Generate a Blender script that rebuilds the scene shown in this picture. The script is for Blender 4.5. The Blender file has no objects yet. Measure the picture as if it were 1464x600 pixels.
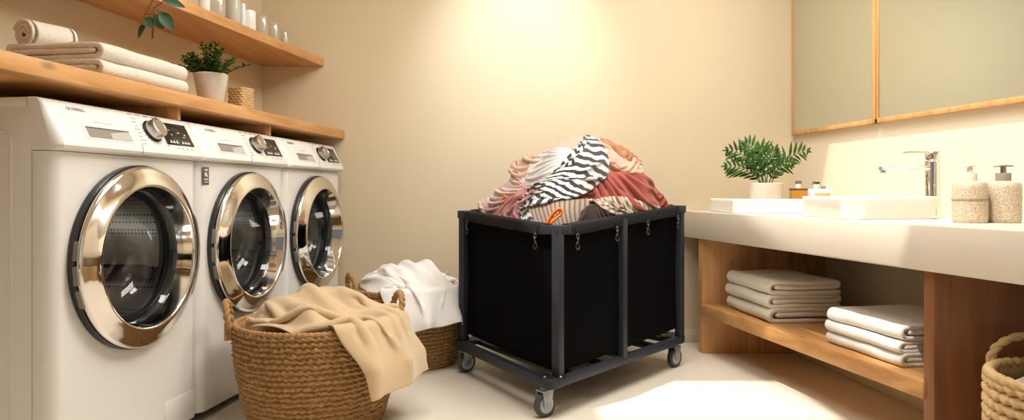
import bpy, bmesh, math, random
import numpy as np
from mathutils import Vector, Matrix, noise
random.seed(7)
PI = math.pi
S = bpy.context.scene
COL = S.collection

# ---------------------------------------------------------------- camera, world, lights
H = 0.85            # camera height
F = 1000.0          # focal length in pixels of the 1464 frame
CX, CY = 732.0, 276.0
cam = bpy.data.cameras.new('camera')
cam.sensor_width = 36.0
cam.lens = 36.0 * F / 1464.0
cam.shift_y = (CY - 300.0) / 1464.0
cam.clip_start = 0.02
camo = bpy.data.objects.new('camera', cam)
camo.location = (0, 0, H)
camo.rotation_euler = (PI / 2, 0, 0)
COL.objects.link(camo)
S.camera = camo

S.view_settings.view_transform = 'Standard'
S.view_settings.look = 'None'
S.view_settings.exposure = 0.36
S.view_settings.gamma = 1.0
S.view_settings.use_curve_mapping = False
S.cycles.max_bounces = 10
S.cycles.transparent_max_bounces = 16
S.cycles.sample_clamp_indirect = 6.0
S.cycles.use_denoising = True
S.cycles.caustics_reflective = False
S.cycles.caustics_refractive = False

w = bpy.data.worlds.new('daylight')
S.world = w
w.use_nodes = True
w.node_tree.nodes['Background'].inputs[0].default_value = (1.0, 0.95, 0.87, 1)
w.node_tree.nodes['Background'].inputs[1].default_value = 0.15


def light(name, kind, loc, energy, color, target=None, **kw):
    l = bpy.data.lights.new(name, kind)
    l.energy = energy
    l.color = color
    for k, v in kw.items():
        setattr(l, k, v)
    o = bpy.data.objects.new(name, l)
    o.location = loc
    if target is not None:
        d = Vector(target) - Vector(loc)
        o.rotation_euler = d.to_track_quat('-Z', 'Y').to_euler()
    COL.objects.link(o)
    return o


SUN_D = Vector((0.40, 0.30, -1.0))
light('sun', 'SUN', (-1, -1, 4), 3.0, (1.0, 0.94, 0.85), target=Vector((-1, -1, 4)) + SUN_D, angle=0.02)
# added fill lamp at the open room side behind the camera
light('window_daylight', 'AREA', (1.25, -1.6, 1.5), 6.0, (1.0, 0.96, 0.90), target=(-0.3, 3.5, 0.9),
      shape='RECTANGLE', size=2.2, size_y=2.2)
# added overhead fill lamps, set at the ceiling openings
light('overhead_fill', 'AREA', (-0.27, 2.10, 2.60), 20.0, (1.0, 0.97, 0.92), target=(-0.27, 2.10, 0),
      shape='RECTANGLE', size=0.9, size_y=0.55)
light('overhead_fill', 'AREA', (0.84, 2.50, 2.60), 46.0, (1.0, 0.955, 0.89), target=(0.34, 2.50, 0),
      shape='RECTANGLE', size=1.5, size_y=1.0)
# wall-washing ceiling downlight by the rear wall
light('downlight_beam', 'SPOT', (0.03, 3.05, 2.52), 58.0, (0.74, 0.87, 1.0), target=(0.03, 4.0, 1.62),
      spot_size=math.radians(62), spot_blend=1.0, shadow_soft_size=0.06)


# ---------------------------------------------------------------- helpers
def P(px, py, Y):
    return Vector(((px - CX) / F * Y, Y, H + (CY - py) / F * Y))


class MB:
    def __init__(s):
        s.v, s.f, s.m, s.uv = [], [], [], None

    def add(s, verts, faces, mi=0, M=None):
        n = len(s.v)
        if M is not None:
            verts = [M @ Vector(p) for p in verts]
        s.v += [tuple(p) for p in verts]
        s.f += [tuple(i + n for i in f) for f in faces]
        s.m += [mi] * len(faces)
        return s

    def box(s, c, d, r=0.0, seg=2, mi=0, M=None, rot=None):
        bm = bmesh.new()
        bmesh.ops.create_cube(bm, size=1.0)
        bmesh.ops.scale(bm, vec=d, verts=bm.verts)
        if r > 0:
            bmesh.ops.bevel(bm, geom=bm.edges[:] , offset=min(r, min(d) * 0.49), segments=seg, profile=0.5, affect='EDGES')
        if rot is not None:
            bmesh.ops.transform(bm, matrix=rot, verts=bm.verts)
        bmesh.ops.translate(bm, vec=c, verts=bm.verts)
        return s.bm(bm, mi, M)

    def bm(s, bm, mi=0, M=None):
        bm.verts.index_update()
        s.add([v.co.copy() for v in bm.verts], [[v.index for v in f.verts] for f in bm.faces], mi, M)
        bm.free()
        return s

    def prism(s, poly, z0, z1, r=0.0, seg=2, mi=0, M=None):
        """poly: (x,y) counter-clockwise; z0/z1 numbers or per-vertex lists"""
        n = len(poly)
        za = z0 if isinstance(z0, (list, tuple)) else [z0] * n
        zb = z1 if isinstance(z1, (list, tuple)) else [z1] * n
        bm = bmesh.new()
        lo = [bm.verts.new((p[0], p[1], za[i])) for i, p in enumerate(poly)]
        hi = [bm.verts.new((p[0], p[1], zb[i])) for i, p in enumerate(poly)]
        bm.faces.new(lo[::-1])
        bm.faces.new(hi)
        for i in range(n):
            j = (i + 1) % n
            bm.faces.new((lo[i], lo[j], hi[j], hi[i]))
        bmesh.ops.recalc_face_normals(bm, faces=bm.faces)
        if r > 0:
            bmesh.ops.bevel(bm, geom=bm.edges[:], offset=r, segments=seg, profile=0.5, affect='EDGES')
        return s.bm(bm, mi, M)

    def lathe(s, prof, n=48, M=None, mi=0, sx=1.0, sy=1.0, closed=False, caps=True):
        """prof: (radius, height) about +Z"""
        vs, fs = [], []
        k = len(prof)
        for r, z in prof:
            for i in range(n):
                a = 2 * PI * i / n
                vs.append(Vector((r * math.cos(a) * sx, r * math.sin(a) * sy, z)))
        for j in range(k - 1 if not closed else k):
            j2 = (j + 1) % k
            for i in range(n):
                i2 = (i + 1) % n
                fs.append((j * n + i, j * n + i2, j2 * n + i2, j2 * n + i))
        if not closed and caps:
            if prof[0][0] > 1e-6:
                fs.append(tuple(range(n))[::-1])
            if prof[-1][0] > 1e-6:
                fs.append(tuple((k - 1) * n + i for i in range(n)))
        return s.add(vs, fs, mi, M)

    def tube(s, pts, r, n=8, closed=False, mi=0, M=None, flat=1.0, caps=True):
        pts = [Vector(p) for p in pts]
        k = len(pts)
        rr = r if isinstance(r, (list, tuple)) else [r] * k
        vs, fs = [], []
        up = None
        for i in range(k):
            if closed:
                t = pts[(i + 1) % k] - pts[i - 1]
            else:
                t = pts[min(i + 1, k - 1)] - pts[max(i - 1, 0)]
            t.normalize()
            if up is None:
                up = Vector((0, 0, 1)) if abs(t.z) < 0.9 else Vector((1, 0, 0))
            up = (up - t * up.dot(t))
            up.normalize()
            sd = t.cross(up)
            for q in range(n):
                a = 2 * PI * q / n
                vs.append(pts[i] + sd * (math.cos(a) * rr[i]) + up * (math.sin(a) * rr[i] * flat))
        for i in range(k if closed else k - 1):
            i2 = (i + 1) % k
            for q in range(n):
                q2 = (q + 1) % n
                fs.append((i * n + q, i * n + q2, i2 * n + q2, i2 * n + q))
        if not closed and caps:
            fs.append(tuple(range(n))[::-1])
            fs.append(tuple((k - 1) * n + q for q in range(n)))
        return s.add(vs, fs, mi, M)

    def grid(s, rows, mi=0, M=None, closed_u=False):
        nr, nc = len(rows), len(rows[0])
        vs = [p for r in rows for p in r]
        fs = []
        for j in range(nr - 1):
            for i in range(nc if closed_u else nc - 1):
                i2 = (i + 1) % nc
                fs.append((j * nc + i, j * nc + i2, (j + 1) * nc + i2, (j + 1) * nc + i))
        return s.add(vs, fs, mi, M)

    def build(s, name, mats, parent=None, smooth=True, angle=35, uv=None):
        me = bpy.data.meshes.new(name)
        me.from_pydata(s.v, [], s.f)
        if not isinstance(mats, (list, tuple)):
            mats = [mats]
        for m in mats:
            me.materials.append(m)
        if len(mats) > 1:
            me.polygons.foreach_set('material_index', s.m)
        if uv is not None:
            ul = me.uv_layers.new(name='UVMap')
            li = np.zeros(len(me.loops), dtype=np.int32)
            me.loops.foreach_get('vertex_index', li)
            ul.data.foreach_set('uv', np.asarray(uv, dtype=np.float32)[li].ravel())
        bm = bmesh.new()
        bm.from_mesh(me)
        bmesh.ops.recalc_face_normals(bm, faces=bm.faces)
        bm.to_mesh(me)
        bm.free()
        if smooth:
            me.polygons.foreach_set('use_smooth', [True] * len(me.polygons))
            if angle < 180:
                me.set_sharp_from_angle(angle=math.radians(angle))
        me.update()
        o = bpy.data.objects.new(name, me)
        COL.objects.link(o)
        if parent is not None:
            o.parent = parent
        return o


def tag(o, label, cat, group=None, kind=None):
    if label:
        o['label'] = label
    if cat:
        o['category'] = cat
    if group:
        o['group'] = group
    if kind:
        o['kind'] = kind
    return o


def root(name, loc, label, cat, rz=0.0, group=None):
    o = bpy.data.objects.new(name, None)
    o.empty_display_size = 0.05
    o.location = loc
    o.rotation_euler = (0, 0, rz)
    COL.objects.link(o)
    return tag(o, label, cat, group)


def struct(o):
    o['kind'] = 'structure'
    return o


def rebase(o):
    """put a single-mesh thing's origin at its base centre"""
    me = o.data
    n = len(me.vertices)
    a = np.zeros(n * 3)
    me.vertices.foreach_get('co', a)
    a = a.reshape(-1, 3)
    c = np.array([(a[:, 0].min() + a[:, 0].max()) / 2, (a[:, 1].min() + a[:, 1].max()) / 2, a[:, 2].min()])
    me.vertices.foreach_set('co', (a - c).ravel())
    me.update()
    o.location = Vector(c) + Vector(o.location)
    return o


def copy_tree(o, parent=None):
    c = o.copy()
    COL.objects.link(c)
    if parent is not None:
        c.parent = parent
    for ch in list(o.children):
        copy_tree(ch, c)
    return c


# ---------------------------------------------------------------- materials
def nt(name):
    m = bpy.data.materials.new(name)
    m.use_nodes = True
    t = m.node_tree
    return m, t, t.nodes['Principled BSDF']


def mat(name, col, rough=0.5, metal=0.0, var=0.06, vscale=8.0, bump=0.0, bscale=200.0, **kw):
    m, t, b = nt(name)
    b.inputs['Roughness'].default_value = rough
    b.inputs['Metallic'].default_value = metal
    tc = t.nodes.new('ShaderNodeTexCoord')
    nz = t.nodes.new('ShaderNodeTexNoise')
    nz.inputs['Scale'].default_value = vscale
    nz.inputs['Detail'].default_value = 4
    t.links.new(tc.outputs['Object'], nz.inputs['Vector'])
    mx = t.nodes.new('ShaderNodeMixRGB')
    mx.inputs[1].default_value = (*[max(0, c * (1 - var)) for c in col], 1)
    mx.inputs[2].default_value = (*[min(1, c * (1 + var)) for c in col], 1)
    t.links.new(nz.outputs['Fac'], mx.inputs[0])
    t.links.new(mx.outputs[0], b.inputs['Base Color'])
    if bump > 0:
        n2 = t.nodes.new('ShaderNodeTexNoise')
        n2.inputs['Scale'].default_value = bscale
        n2.inputs['Detail'].default_value = 3
        t.links.new(tc.outputs['Object'], n2.inputs['Vector'])
        bp = t.nodes.new('ShaderNodeBump')
        bp.inputs['Strength'].default_value = bump
        bp.inputs['Distance'].default_value = 0.004
        t.links.new(n2.outputs['Fac'], bp.inputs['Height'])
        t.links.new(bp.outputs[0], b.inputs['Normal'])
    for k, v in kw.items():
        b.inputs[k].default_value = v
    return m


def wood(name, axis, light_c=(0.66, 0.355, 0.135), dark_c=(0.47, 0.22, 0.072), rough=0.42, sc=1.0):
    m, t, b = nt(name)
    tc = t.nodes.new('ShaderNodeTexCoord')
    mp = t.nodes.new('ShaderNodeMapping')
    s = [22 * sc, 22 * sc, 22 * sc]
    s['xyz'.index(axis)] = 1.6 * sc
    mp.inputs['Scale'].default_value = s
    t.links.new(tc.outputs['Object'], mp.inputs['Vector'])
    n1 = t.nodes.new('ShaderNodeTexNoise')
    n1.inputs['Scale'].default_value = 1.0
    n1.inputs['Detail'].default_value = 6
    n1.inputs['Distortion'].default_value = 0.6
    t.links.new(mp.outputs[0], n1.inputs['Vector'])
    cr = t.nodes.new('ShaderNodeValToRGB')
    cr.color_ramp.elements[0].position = 0.30
    cr.color_ramp.elements[0].color = (*dark_c, 1)
    cr.color_ramp.elements[1].position = 0.62
    cr.color_ramp.elements[1].color = (*light_c, 1)
    t.links.new(n1.outputs['Fac'], cr.inputs[0])
    # scattered knots
    vo = t.nodes.new('ShaderNodeTexVoronoi')
    vo.inputs['Scale'].default_value = 1.0
    mp2 = t.nodes.new('ShaderNodeMapping')
    s2 = [9, 9, 9]
    s2['xyz'.index(axis)] = 3.2
    mp2.inputs['Scale'].default_value = s2
    t.links.new(tc.outputs['Object'], mp2.inputs['Vector'])
    t.links.new(mp2.outputs[0], vo.inputs['Vector'])
    kr = t.nodes.new('ShaderNodeValToRGB')
    kr.color_ramp.elements[0].position = 0.04
    kr.color_ramp.elements[0].color = (0.45, 0.45, 0.45, 1)
    kr.color_ramp.elements[1].position = 0.12
    kr.color_ramp.elements[1].color = (1, 1, 1, 1)
    t.links.new(vo.outputs['Distance'], kr.inputs[0])
    mu = t.nodes.new('ShaderNodeMixRGB')
    mu.blend_type = 'MULTIPLY'
    mu.inputs[0].default_value = 0.8
    t.links.new(cr.outputs[0], mu.inputs[1])
    t.links.new(kr.outputs[0], mu.inputs[2])
    t.links.new(mu.outputs[0], b.inputs['Base Color'])
    b.inputs['Roughness'].default_value = rough
    bp = t.nodes.new('ShaderNodeBump')
    bp.inputs['Strength'].default_value = 0.12
    bp.inputs['Distance'].default_value = 0.002
    t.links.new(n1.outputs['Fac'], bp.inputs['Height'])
    t.links.new(bp.outputs[0], b.inputs['Normal'])
    return m


def glassy(name, tint=(0.9, 0.93, 0.93), refl=0.35, rough=0.02, frost=None):
    m, t, b = nt(name)
    out = t.nodes['Material Output']
    t.nodes.remove(b)
    tr = t.nodes.new('ShaderNodeBsdfTransparent')
    tr.inputs[0].default_value = (*tint, 1)
    gl = t.nodes.new('ShaderNodeBsdfGlossy')
    gl.inputs['Roughness'].default_value = rough
    lw = t.nodes.new('ShaderNodeLayerWeight')
    lw.inputs[0].default_value = 0.5
    pw = t.nodes.new('ShaderNodeMath'); pw.operation = 'POWER'
    pw.inputs[1].default_value = 3.0
    t.links.new(lw.outputs['Facing'], pw.inputs[0])
    ma = t.nodes.new('ShaderNodeMath'); ma.operation = 'MULTIPLY_ADD'
    ma.inputs[1].default_value = refl
    ma.inputs[2].default_value = 0.05
    t.links.new(pw.outputs[0], ma.inputs[0])
    mx = t.nodes.new('ShaderNodeMixShader')
    t.links.new(ma.outputs[0], mx.inputs[0])
    t.links.new(tr.outputs[0], mx.inputs[1])
    t.links.new(gl.outputs[0], mx.inputs[2])
    last = mx
    if frost:
        df = t.nodes.new('ShaderNodeBsdfDiffuse')
        df.inputs[0].default_value = (*frost[0], 1)
        m2 = t.nodes.new('ShaderNodeMixShader')
        m2.inputs[0].default_value = frost[1]
        t.links.new(mx.outputs[0], m2.inputs[1])
        t.links.new(df.outputs[0], m2.inputs[2])
        last = m2
    t.links.new(last.outputs[0], out.inputs[0])
    return m


def fabric(name, col, var=0.08, fuzz=0.35, bscale=260.0, bump=0.35, vscale=5.0):
    m = mat(name, col, 0.9, 0, var, vscale, bump, bscale)
    b = m.node_tree.nodes['Principled BSDF']
    b.inputs['Sheen Weight'].default_value = fuzz
    b.inputs['Specular IOR Level'].default_value = 0.2
    return m


M_wall = mat('plaster_wall', (0.665, 0.555, 0.375), 0.85, 0, 0.03, 2.5, 0.06, 60)
M_wallr = mat('plaster_wall_pale', (0.74, 0.65, 0.50), 0.85, 0, 0.03, 2.5, 0.06, 60)
M_ceil = mat('ceiling_paint', (0.80, 0.74, 0.64), 0.9)
M_floor = mat('limestone_floor', (0.80, 0.725, 0.61), 0.38, 0, 0.06, 3.0, 0.03, 30)
M_base = mat('painted_baseboard', (0.72, 0.62, 0.47), 0.5)
M_woody = wood('oak_lengthwise', 'y')
M_woodz = wood('oak_upright', 'z')
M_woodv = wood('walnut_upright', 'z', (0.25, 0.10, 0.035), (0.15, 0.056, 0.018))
M_white = mat('white_enamel', (0.76, 0.745, 0.71), 0.28, 0, 0.01)
M_panel = mat('white_plastic', (0.80, 0.785, 0.75), 0.35, 0, 0.01)
M_chrome = mat('chrome', (0.78, 0.75, 0.72), 0.06, 1.0, 0.02)
M_steel = mat('brushed_steel', (0.62, 0.60, 0.57), 0.28, 1.0, 0.05)
M_black = mat('black_plastic', (0.015, 0.015, 0.016), 0.3, 0, 0.02)
M_rubber = mat('grey_rubber', (0.10, 0.10, 0.103), 0.5, 0, 0.05)
M_gapshade = mat('gap_shade', (0.02, 0.018, 0.016), 0.6)
M_screen = mat('display_glass', (0.012, 0.012, 0.013), 0.12, 0, 0.02)
M_ink = mat('grey_ink', (0.22, 0.20, 0.18), 0.6)
M_pale = mat('pale_ink', (0.75, 0.74, 0.70), 0.5)
M_recshade = mat('recess_shade', (0.27, 0.25, 0.22), 0.4)
M_doorglass = glassy('door_glass', (0.86, 0.88, 0.89), 0.5)
M_clear = glassy('clear_glass', (0.93, 0.93, 0.91), 0.6, 0.03, ((0.85, 0.82, 0.75), 0.14))
M_ceramic = mat('white_ceramic', (0.74, 0.725, 0.69), 0.16, 0, 0.01)
M_stone = mat('pale_stone', (0.70, 0.63, 0.53), 0.45, 0, 0.05, 6, 0.05, 40)
M_towel = fabric('white_terry', (0.88, 0.855, 0.80), 0.03, 0.4, 300, 1.0)
M_towelc = fabric('cream_terry', (0.86, 0.80, 0.69), 0.03, 0.4, 300, 1.0)
M_towels = fabric('natural_terry', (0.76, 0.685, 0.58), 0.03, 0.4, 260, 1.0)
M_leaf = mat('leaf_green', (0.028, 0.075, 0.011), 0.55, 0, 0.35, 25, **{'Specular IOR Level': 0.2})
M_leafd = mat('leaf_dark', (0.020, 0.060, 0.016), 0.45, 0, 0.3, 25, **{'Specular IOR Level': 0.25})
M_leafy = mat('leaf_bright', (0.10, 0.20, 0.03), 0.45, 0, 0.45, 30)
M_stem = mat('brown_stem', (0.10, 0.06, 0.03), 0.7)
M_soil = mat('soil', (0.05, 0.033, 0.02), 0.95, 0, 0.3, 60, 0.6, 120)
M_pot = mat('concrete_pot', (0.60, 0.53, 0.43), 0.8, 0, 0.12, 18, 0.3, 90)
M_slate = mat('slate_metal', (0.022, 0.026, 0.038), 0.5, 0.0, 0.05, **{'Specular IOR Level': 0.3})
M_blackmetal = mat('black_metal', (0.018, 0.019, 0.023), 0.42, 0.2, 0.05)
M_bag = fabric('black_canvas', (0.0035, 0.0035, 0.0037), 0.15, 0.0, 500, 0.15)
M_bag.node_tree.nodes['Principled BSDF'].inputs['Specular IOR Level'].default_value = 0.04
M_sleeve = fabric('black_webbing', (0.014, 0.014, 0.015), 0.15, 0.0, 400, 0.3)
M_tyre = mat('grey_tyre', (0.05, 0.053, 0.058), 0.55)
M_hub = mat('grey_hub', (0.48, 0.50, 0.55), 0.45)
# ---------------------------------------------------------------- the setting
YB, YF = 4.0, -2.0


def xl(y): return -1.433 + 0.15 * (y - 3.98)      # left wall
def xr(y): return 1.62 - 0.167 * (y - 3.98)       # right wall


ZC = 2.6
b = MB(); b.prism([(xl(YF) - .3, YF), (xr(YF) + .3, YF), (xr(YF) + .3, YB + .1), (xl(YF) - .3, YB + .1)], -0.06, 0)
struct(b.build('floor', M_floor, smooth=False))
b = MB(); b.prism([(xl(YF) - .12, YF), (xl(YF), YF), (xl(YB), YB), (xl(YB) - .12, YB)], 0, ZC)
struct(b.build('wall_left', M_wall, smooth=False))
b = MB(); b.prism([(xr(YF), YF), (xr(YF) + .12, YF), (xr(YB) + .12, YB), (xr(YB), YB)], 0, ZC)
struct(b.build('wall_right', M_wallr, smooth=False))
b = MB(); b.prism([(xl(YB) - .12, YB), (xr(YB) + .12, YB), (xr(YB) + .12, YB + .12), (xl(YB) - .12, YB + .12)], 0, ZC)
struct(b.build('wall_back', M_wall, smooth=False))
# added openings shaping the sun patches: short over cart, long over counter
SUN_GAP_A = (-0.76, 0.22, 1.80, 2.40)
SUN_GAP_B = (0.28, 1.40, 1.62, 3.25)
b = MB()
X0, X1 = xl(YF) - .3, xr(YF) + .3
xs_ = [X0, SUN_GAP_A[0], SUN_GAP_A[1], SUN_GAP_B[0], SUN_GAP_B[1], X1]
ys_ = [YF, 1.62, 1.80, 2.40, 3.25, YB + .12]
for i in range(5):
    for j in range(5):
        mx_, my_ = (xs_[i] + xs_[i + 1]) / 2, (ys_[j] + ys_[j + 1]) / 2
        if any(k[0] < mx_ < k[1] and k[2] < my_ < k[3] for k in (SUN_GAP_A, SUN_GAP_B)):
            continue
        b.prism([(xs_[i], ys_[j]), (xs_[i + 1], ys_[j]), (xs_[i + 1], ys_[j + 1]), (xs_[i], ys_[j + 1])], ZC, ZC + .1)
struct(b.build('ceiling', M_ceil, smooth=False))
for q, (xa, xb, ya, yb) in enumerate((SUN_GAP_A, SUN_GAP_B)):
    b = MB()
    for (cx_, cy_, dx_, dy_) in (((xa + xb) / 2, ya, xb - xa + .04, .03), ((xa + xb) / 2, yb, xb - xa + .04, .03),
                                 (xa, (ya + yb) / 2, .03, yb - ya), (xb, (ya + yb) / 2, .03, yb - ya)):
        b.box((cx_, cy_, ZC + .05), (dx_, dy_, .13), .004)
    struct(b.build('window_%d' % (q + 1), M_woody))  # trim around the added sun openings, out of view
b = MB(); b.prism([(-0.9, YB - .014), (xr(YB), YB - .014), (xr(YB), YB), (-0.9, YB)], 0, .075, .003)
struct(b.build('baseboard_back', M_base))
# recessed downlight above the rear wall
r = root('ceiling_downlight', (0.03, 3.05, 2.56), 'small round recessed downlight in the ceiling above the rear wall', 'downlight')
b = MB(); b.lathe([(.062, .035), (.062, .0), (.045, -.004), (.043, .0), (.04, .035)], 32, closed=True)
b.build('trim_ring', M_steel, r)

# ---------------------------------------------------------------- washing machines
WA = 1.515                       # front plane: x = -WA + WT*y
WT = 0.14
WTH = math.atan(WT)
WC = math.cos(WTH)
WY0, WSTEP = 1.90, 0.6785
WW = WSTEP / WC - 0.004
WD = 0.43
RZ = PI / 2 - WTH
DC = (WW / 2, 0.648)             # door centre (x,z)
DR = 0.291
PF0, PF1 = Vector((0, -.030, .988)), Vector((0, .030, 1.098))   # sloped panel face, bottom and top
PN = Vector((0, -(PF1.z - PF0.z), (PF1.y - PF0.y))).normalized()


def PM(u, v, out=0.0):
    """matrix on the sloped panel: local x right, local y up the slope, local z out"""
    p = PF0.lerp(PF1, v) + Vector((u * WW, 0, 0)) + PN * out
    up = (PF1 - PF0).normalized()
    m = Matrix.Identity(4)
    m.col[0] = (1, 0, 0, 0)
    m.col[1] = (*up, 0)
    m.col[2] = (*PN, 0)
    m.col[3] = (*p, 1)
    return m


def text_part(name, s, size, M, material, parent, depth=0.0004):
    cu = bpy.data.curves.new(name, 'FONT')
    cu.body = s
    cu.size = size
    cu.extrude = depth
    cu.resolution_u = 2
    o = bpy.data.objects.new(name, cu)
    COL.objects.link(o)
    bpy.context.view_layer.update()
    me = bpy.data.meshes.new_from_object(o.evaluated_get(bpy.context.evaluated_depsgraph_get()))
    bpy.data.objects.remove(o)
    me.transform(M)
    me.materials.clear()
    me.materials.append(material)
    q = bpy.data.objects.new(name, me)
    COL.objects.link(q)
    q.parent = parent
    return q


def washer_proto():
    r = root('washing_machine', (0, 0, 0), 'x', 'washing machine', RZ)
    rad = .040
    # cabinet: side, back, bottom walls behind the front moulding
    b = MB()
    y0 = .062
    t = .012
    b.box((t / 2, (y0 + WD) / 2, .565), (t, WD - y0, 1.05), .004)
    b.box((WW - t / 2, (y0 + WD) / 2, .565), (t, WD - y0, 1.05), .004)
    b.box((WW / 2, WD - t / 2, .565), (WW - .01, t, 1.05), .004)
    b.box((WW / 2, (y0 + WD) / 2, .046), (WW - .01, WD - y0, t), .004)
    b.build('cabinet', M_white, r)
    # pressed field of the side panel
    for sx in (-1, 1):
        b = MB()
        xx = -.0004 if sx < 0 else WW + .0004
        fr = []
        y1, y2, z1, z2 = .125, .42, .10, 1.02
        pts = []
        for cx_, cz_, a0 in ((y2 - .03, z2 - .03, 0), (y1 + .03, z2 - .03, 90), (y1 + .03, z1 + .03, 180), (y2 - .03, z1 + .03, 270)):
            for k in range(7):
                a = math.radians(a0 + k * 15)
                pts.append((xx, cx_ + .03 * math.cos(a), cz_ + .03 * math.sin(a)))
        b.tube(pts, .0035, 6, closed=True)
        b.build('side_pressing', M_white, r)
    b = MB(); b.box((WW / 2, .2535, 1.100), (WW, .352, .028), .004)
    b.build('lid', M_white, r)
    # front moulding with the round door hole
    RH = .268
    zb, zt = .035, .966
    b = MB()
    x0_, x1_ = rad, WW - rad
    angs = [2 * PI * k / 96 for k in range(96)]
    for cxn in (x0_, x1_):
        for czn in (zb, zt):
            angs.append(math.atan2(czn - DC[1], cxn - DC[0]) % (2 * PI))
    angs.sort()
    rows = [[], [], []]
    for a in angs:
        c_, s_ = math.cos(a), math.sin(a)
        tx = ((x1_ if c_ > 0 else x0_) - DC[0]) / c_ if abs(c_) > 1e-9 else 1e9
        tz = ((zt if s_ > 0 else zb) - DC[1]) / s_ if abs(s_) > 1e-9 else 1e9
        tt = min(tx, tz)
        rows[0].append(Vector((DC[0] + c_ * tt, 0, DC[1] + s_ * tt)))
        rows[1].append(Vector((DC[0] + c_ * RH, 0, DC[1] + s_ * RH)))
        rows[2].append(Vector((DC[0] + c_ * RH, .05, DC[1] + s_ * RH)))
    b.grid(rows, closed_u=True)
    for xs in (0, 1):
        col = []
        for k in range(9):
            a = PI / 2 * k / 8
            x = rad - rad * math.sin(a)
            y = .06 - .06 * math.cos(a)
            X = x if xs == 0 else WW - x
            col.append([Vector((X, y, zb)), Vector((X, y, zt))])
        b.grid(col)
    b.build('front_panel', M_white, r, angle=50)
    # service flap
    b = MB(); b.box((WW * .835, -.001, .088), (WW * .25, .004, .10), .0018)
    b.build('service_flap', M_white, r)
    # control panel, swept profile with bevelled ends
    prof = [(.062, .968), (-.014, .968), (-.026, .974), (-.031, .982), (-.030, .988), (.030, 1.098), (.038, 1.108), (.052, 1.114), (.075, 1.114), (.075, .968)]
    b = MB()
    rows = []
    for x, sc in ((0, 0.0), (.004, .5), (.014, .85), (.030, 1.0), (WW - .030, 1.0), (WW - .014, .85), (WW - .004, .5), (WW, 0.0)):
        row = []
        for (y, z) in prof:
            back = max(y, .052)
            row.append(Vector((x, back + (y - back) * (.55 + .45 * sc), z if z > .97 else z)))
        rows.append(row)
    b.grid(rows, closed_u=True)
    nb = len(prof)
    b.f.append(tuple(range(nb)))
    b.f.append(tuple(range(len(b.v) - nb, len(b.v))))
    b.m += [0, 0]
    pan = b.build('control_panel', M_panel, r, angle=30)
    # detergent drawer with finger recess
    b = MB()
    Mx = PM(.305, .34)
    b.box((0, 0, .0005), (WW * .30, .046, .003), .0012, M=Mx)
    dr = b.build('detergent_drawer', M_panel, r)
    b = MB()
    wv, hv = WW * .27, .034
    vs = [(-wv / 2, -hv / 2, .0026), (wv / 2, -hv / 2, .0026), (wv / 2, hv / 2, .0026), (-wv / 2, hv / 2, .0026)]
    b.add(vs, [(0, 1, 2, 3)], 0, Mx)  # flat face, the recess shade is put into its grey
    b.box((0, hv / 2, .003), (wv, .003, .004), .001, mi=1, M=Mx)
    b.add([(wv * .0, -hv / 2, .0032), (wv / 2, -hv / 2, .0032), (wv / 2, hv / 2, .0032), (wv * .02, hv * .1, .0032)], [(0, 1, 2, 3)], 2, Mx)  # paler wedge painted as the lit part of the recess
    b.build('finger_recess', [M_recshade, M_ink, mat('recess_lit', (.50, .48, .44), .4)], dr)
    # drawer seam
    b = MB()
    b.tube([PM(.49, .0, .0006) @ Vector((-.01, -.016, -.002)), PM(.49, .02, .0006) @ Vector((0, 0, 0)), PM(.49, .16, .0006) @ Vector((.006, 0, 0))], .0009, 5)
    b.build('drawer_seam', M_ink, pan)
    # dial
    Mx = PM(.625, .60)
    b = MB(); b.lathe([(.040, 0), (.040, .004), (.036, .008), (.0, .008)], 40, M=Mx)
    dial = b.build('dial', M_black, r)
    b = MB(); b.lathe([(.034, .006), (.0335, .030), (.031, .035), (.0285, .0362), (.0275, .0345), (0, .0345)], 48, M=Mx)
    b.build('knob', M_steel, dial)
    b = MB(); b.box((0, .030, .030), (.004, .009, .012), .001, M=Mx)
    b.build('pointer', M_black, dial)
    # programme marks around the dial
    b = MB()
    for k in range(8):
        b.box((-.066 - .004 * (k % 2), .043 - k * .0135, .0006), (.026 - .006 * (k % 3), .0022, .0012), M=Mx)
        b.box((.052 + .004 * (k % 2), -.012 - (k % 4) * .0125, .0006), (.016, .0020, .0012), M=Mx)
    for k in range(4):
        b.box((-.075 + k * .040, .058, .0006), (.022, .0022, .0012), M=Mx)
    for k in range(14):
        a = math.radians(150 + k * 17)
        b.box((.045 * math.cos(a), .045 * math.sin(a), .0006), (.0035, .0035, .0012), M=Mx)
    for k in range(4):
        b.box((.105 + k * .026, -.056, .0006), (.008, .006, .0012), M=Mx)
    b.box((.196, .02, .0006), (.004, .005, .0012), M=Mx)
    b.build('programme_lettering', mat('mark_ink', (.42, .39, .35), .6), pan)
    b = MB()
    for k in range(9):
        b.box((-.26 + k * .009, .006, .0006), (.006, .0022, .0012), M=Mx)
    b.build('drawer_lettering', mat('mark_ink_pale', (.55, .52, .47), .6), pan)
    # display
    Mx = PM(.815, .60)
    b = MB(); b.box((0, 0, .001), (WW * .225, .088, .004), .0012, M=Mx)
    ds = b.build('display', M_screen, r)
    b = MB()
    for k in range(7):
        if k == 3:
            continue
        b.box((-.052 + k * .0165, -.034, .0034), (.011, .006, .0008), M=Mx)
        b.box((-.050 + k * .0165, -.027, .0034), (.006, .0018, .0008), M=Mx)
    b.box((.012, .006, .0034), (.012, .0022, .0008), M=Mx)
    b.box((.046, .000, .0034), (.008, .004, .0008), M=Mx)
    b.box((.036, -.010, .0034), (.014, .0016, .0008), M=Mx)
    b.box((-.036, .014, .0034), (.010, .0016, .0008), M=Mx)
    b.box((-.030, -.004, .0034), (.006, .004, .0008), M=Mx)
    b.build('display_lettering', M_pale, ds)
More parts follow.
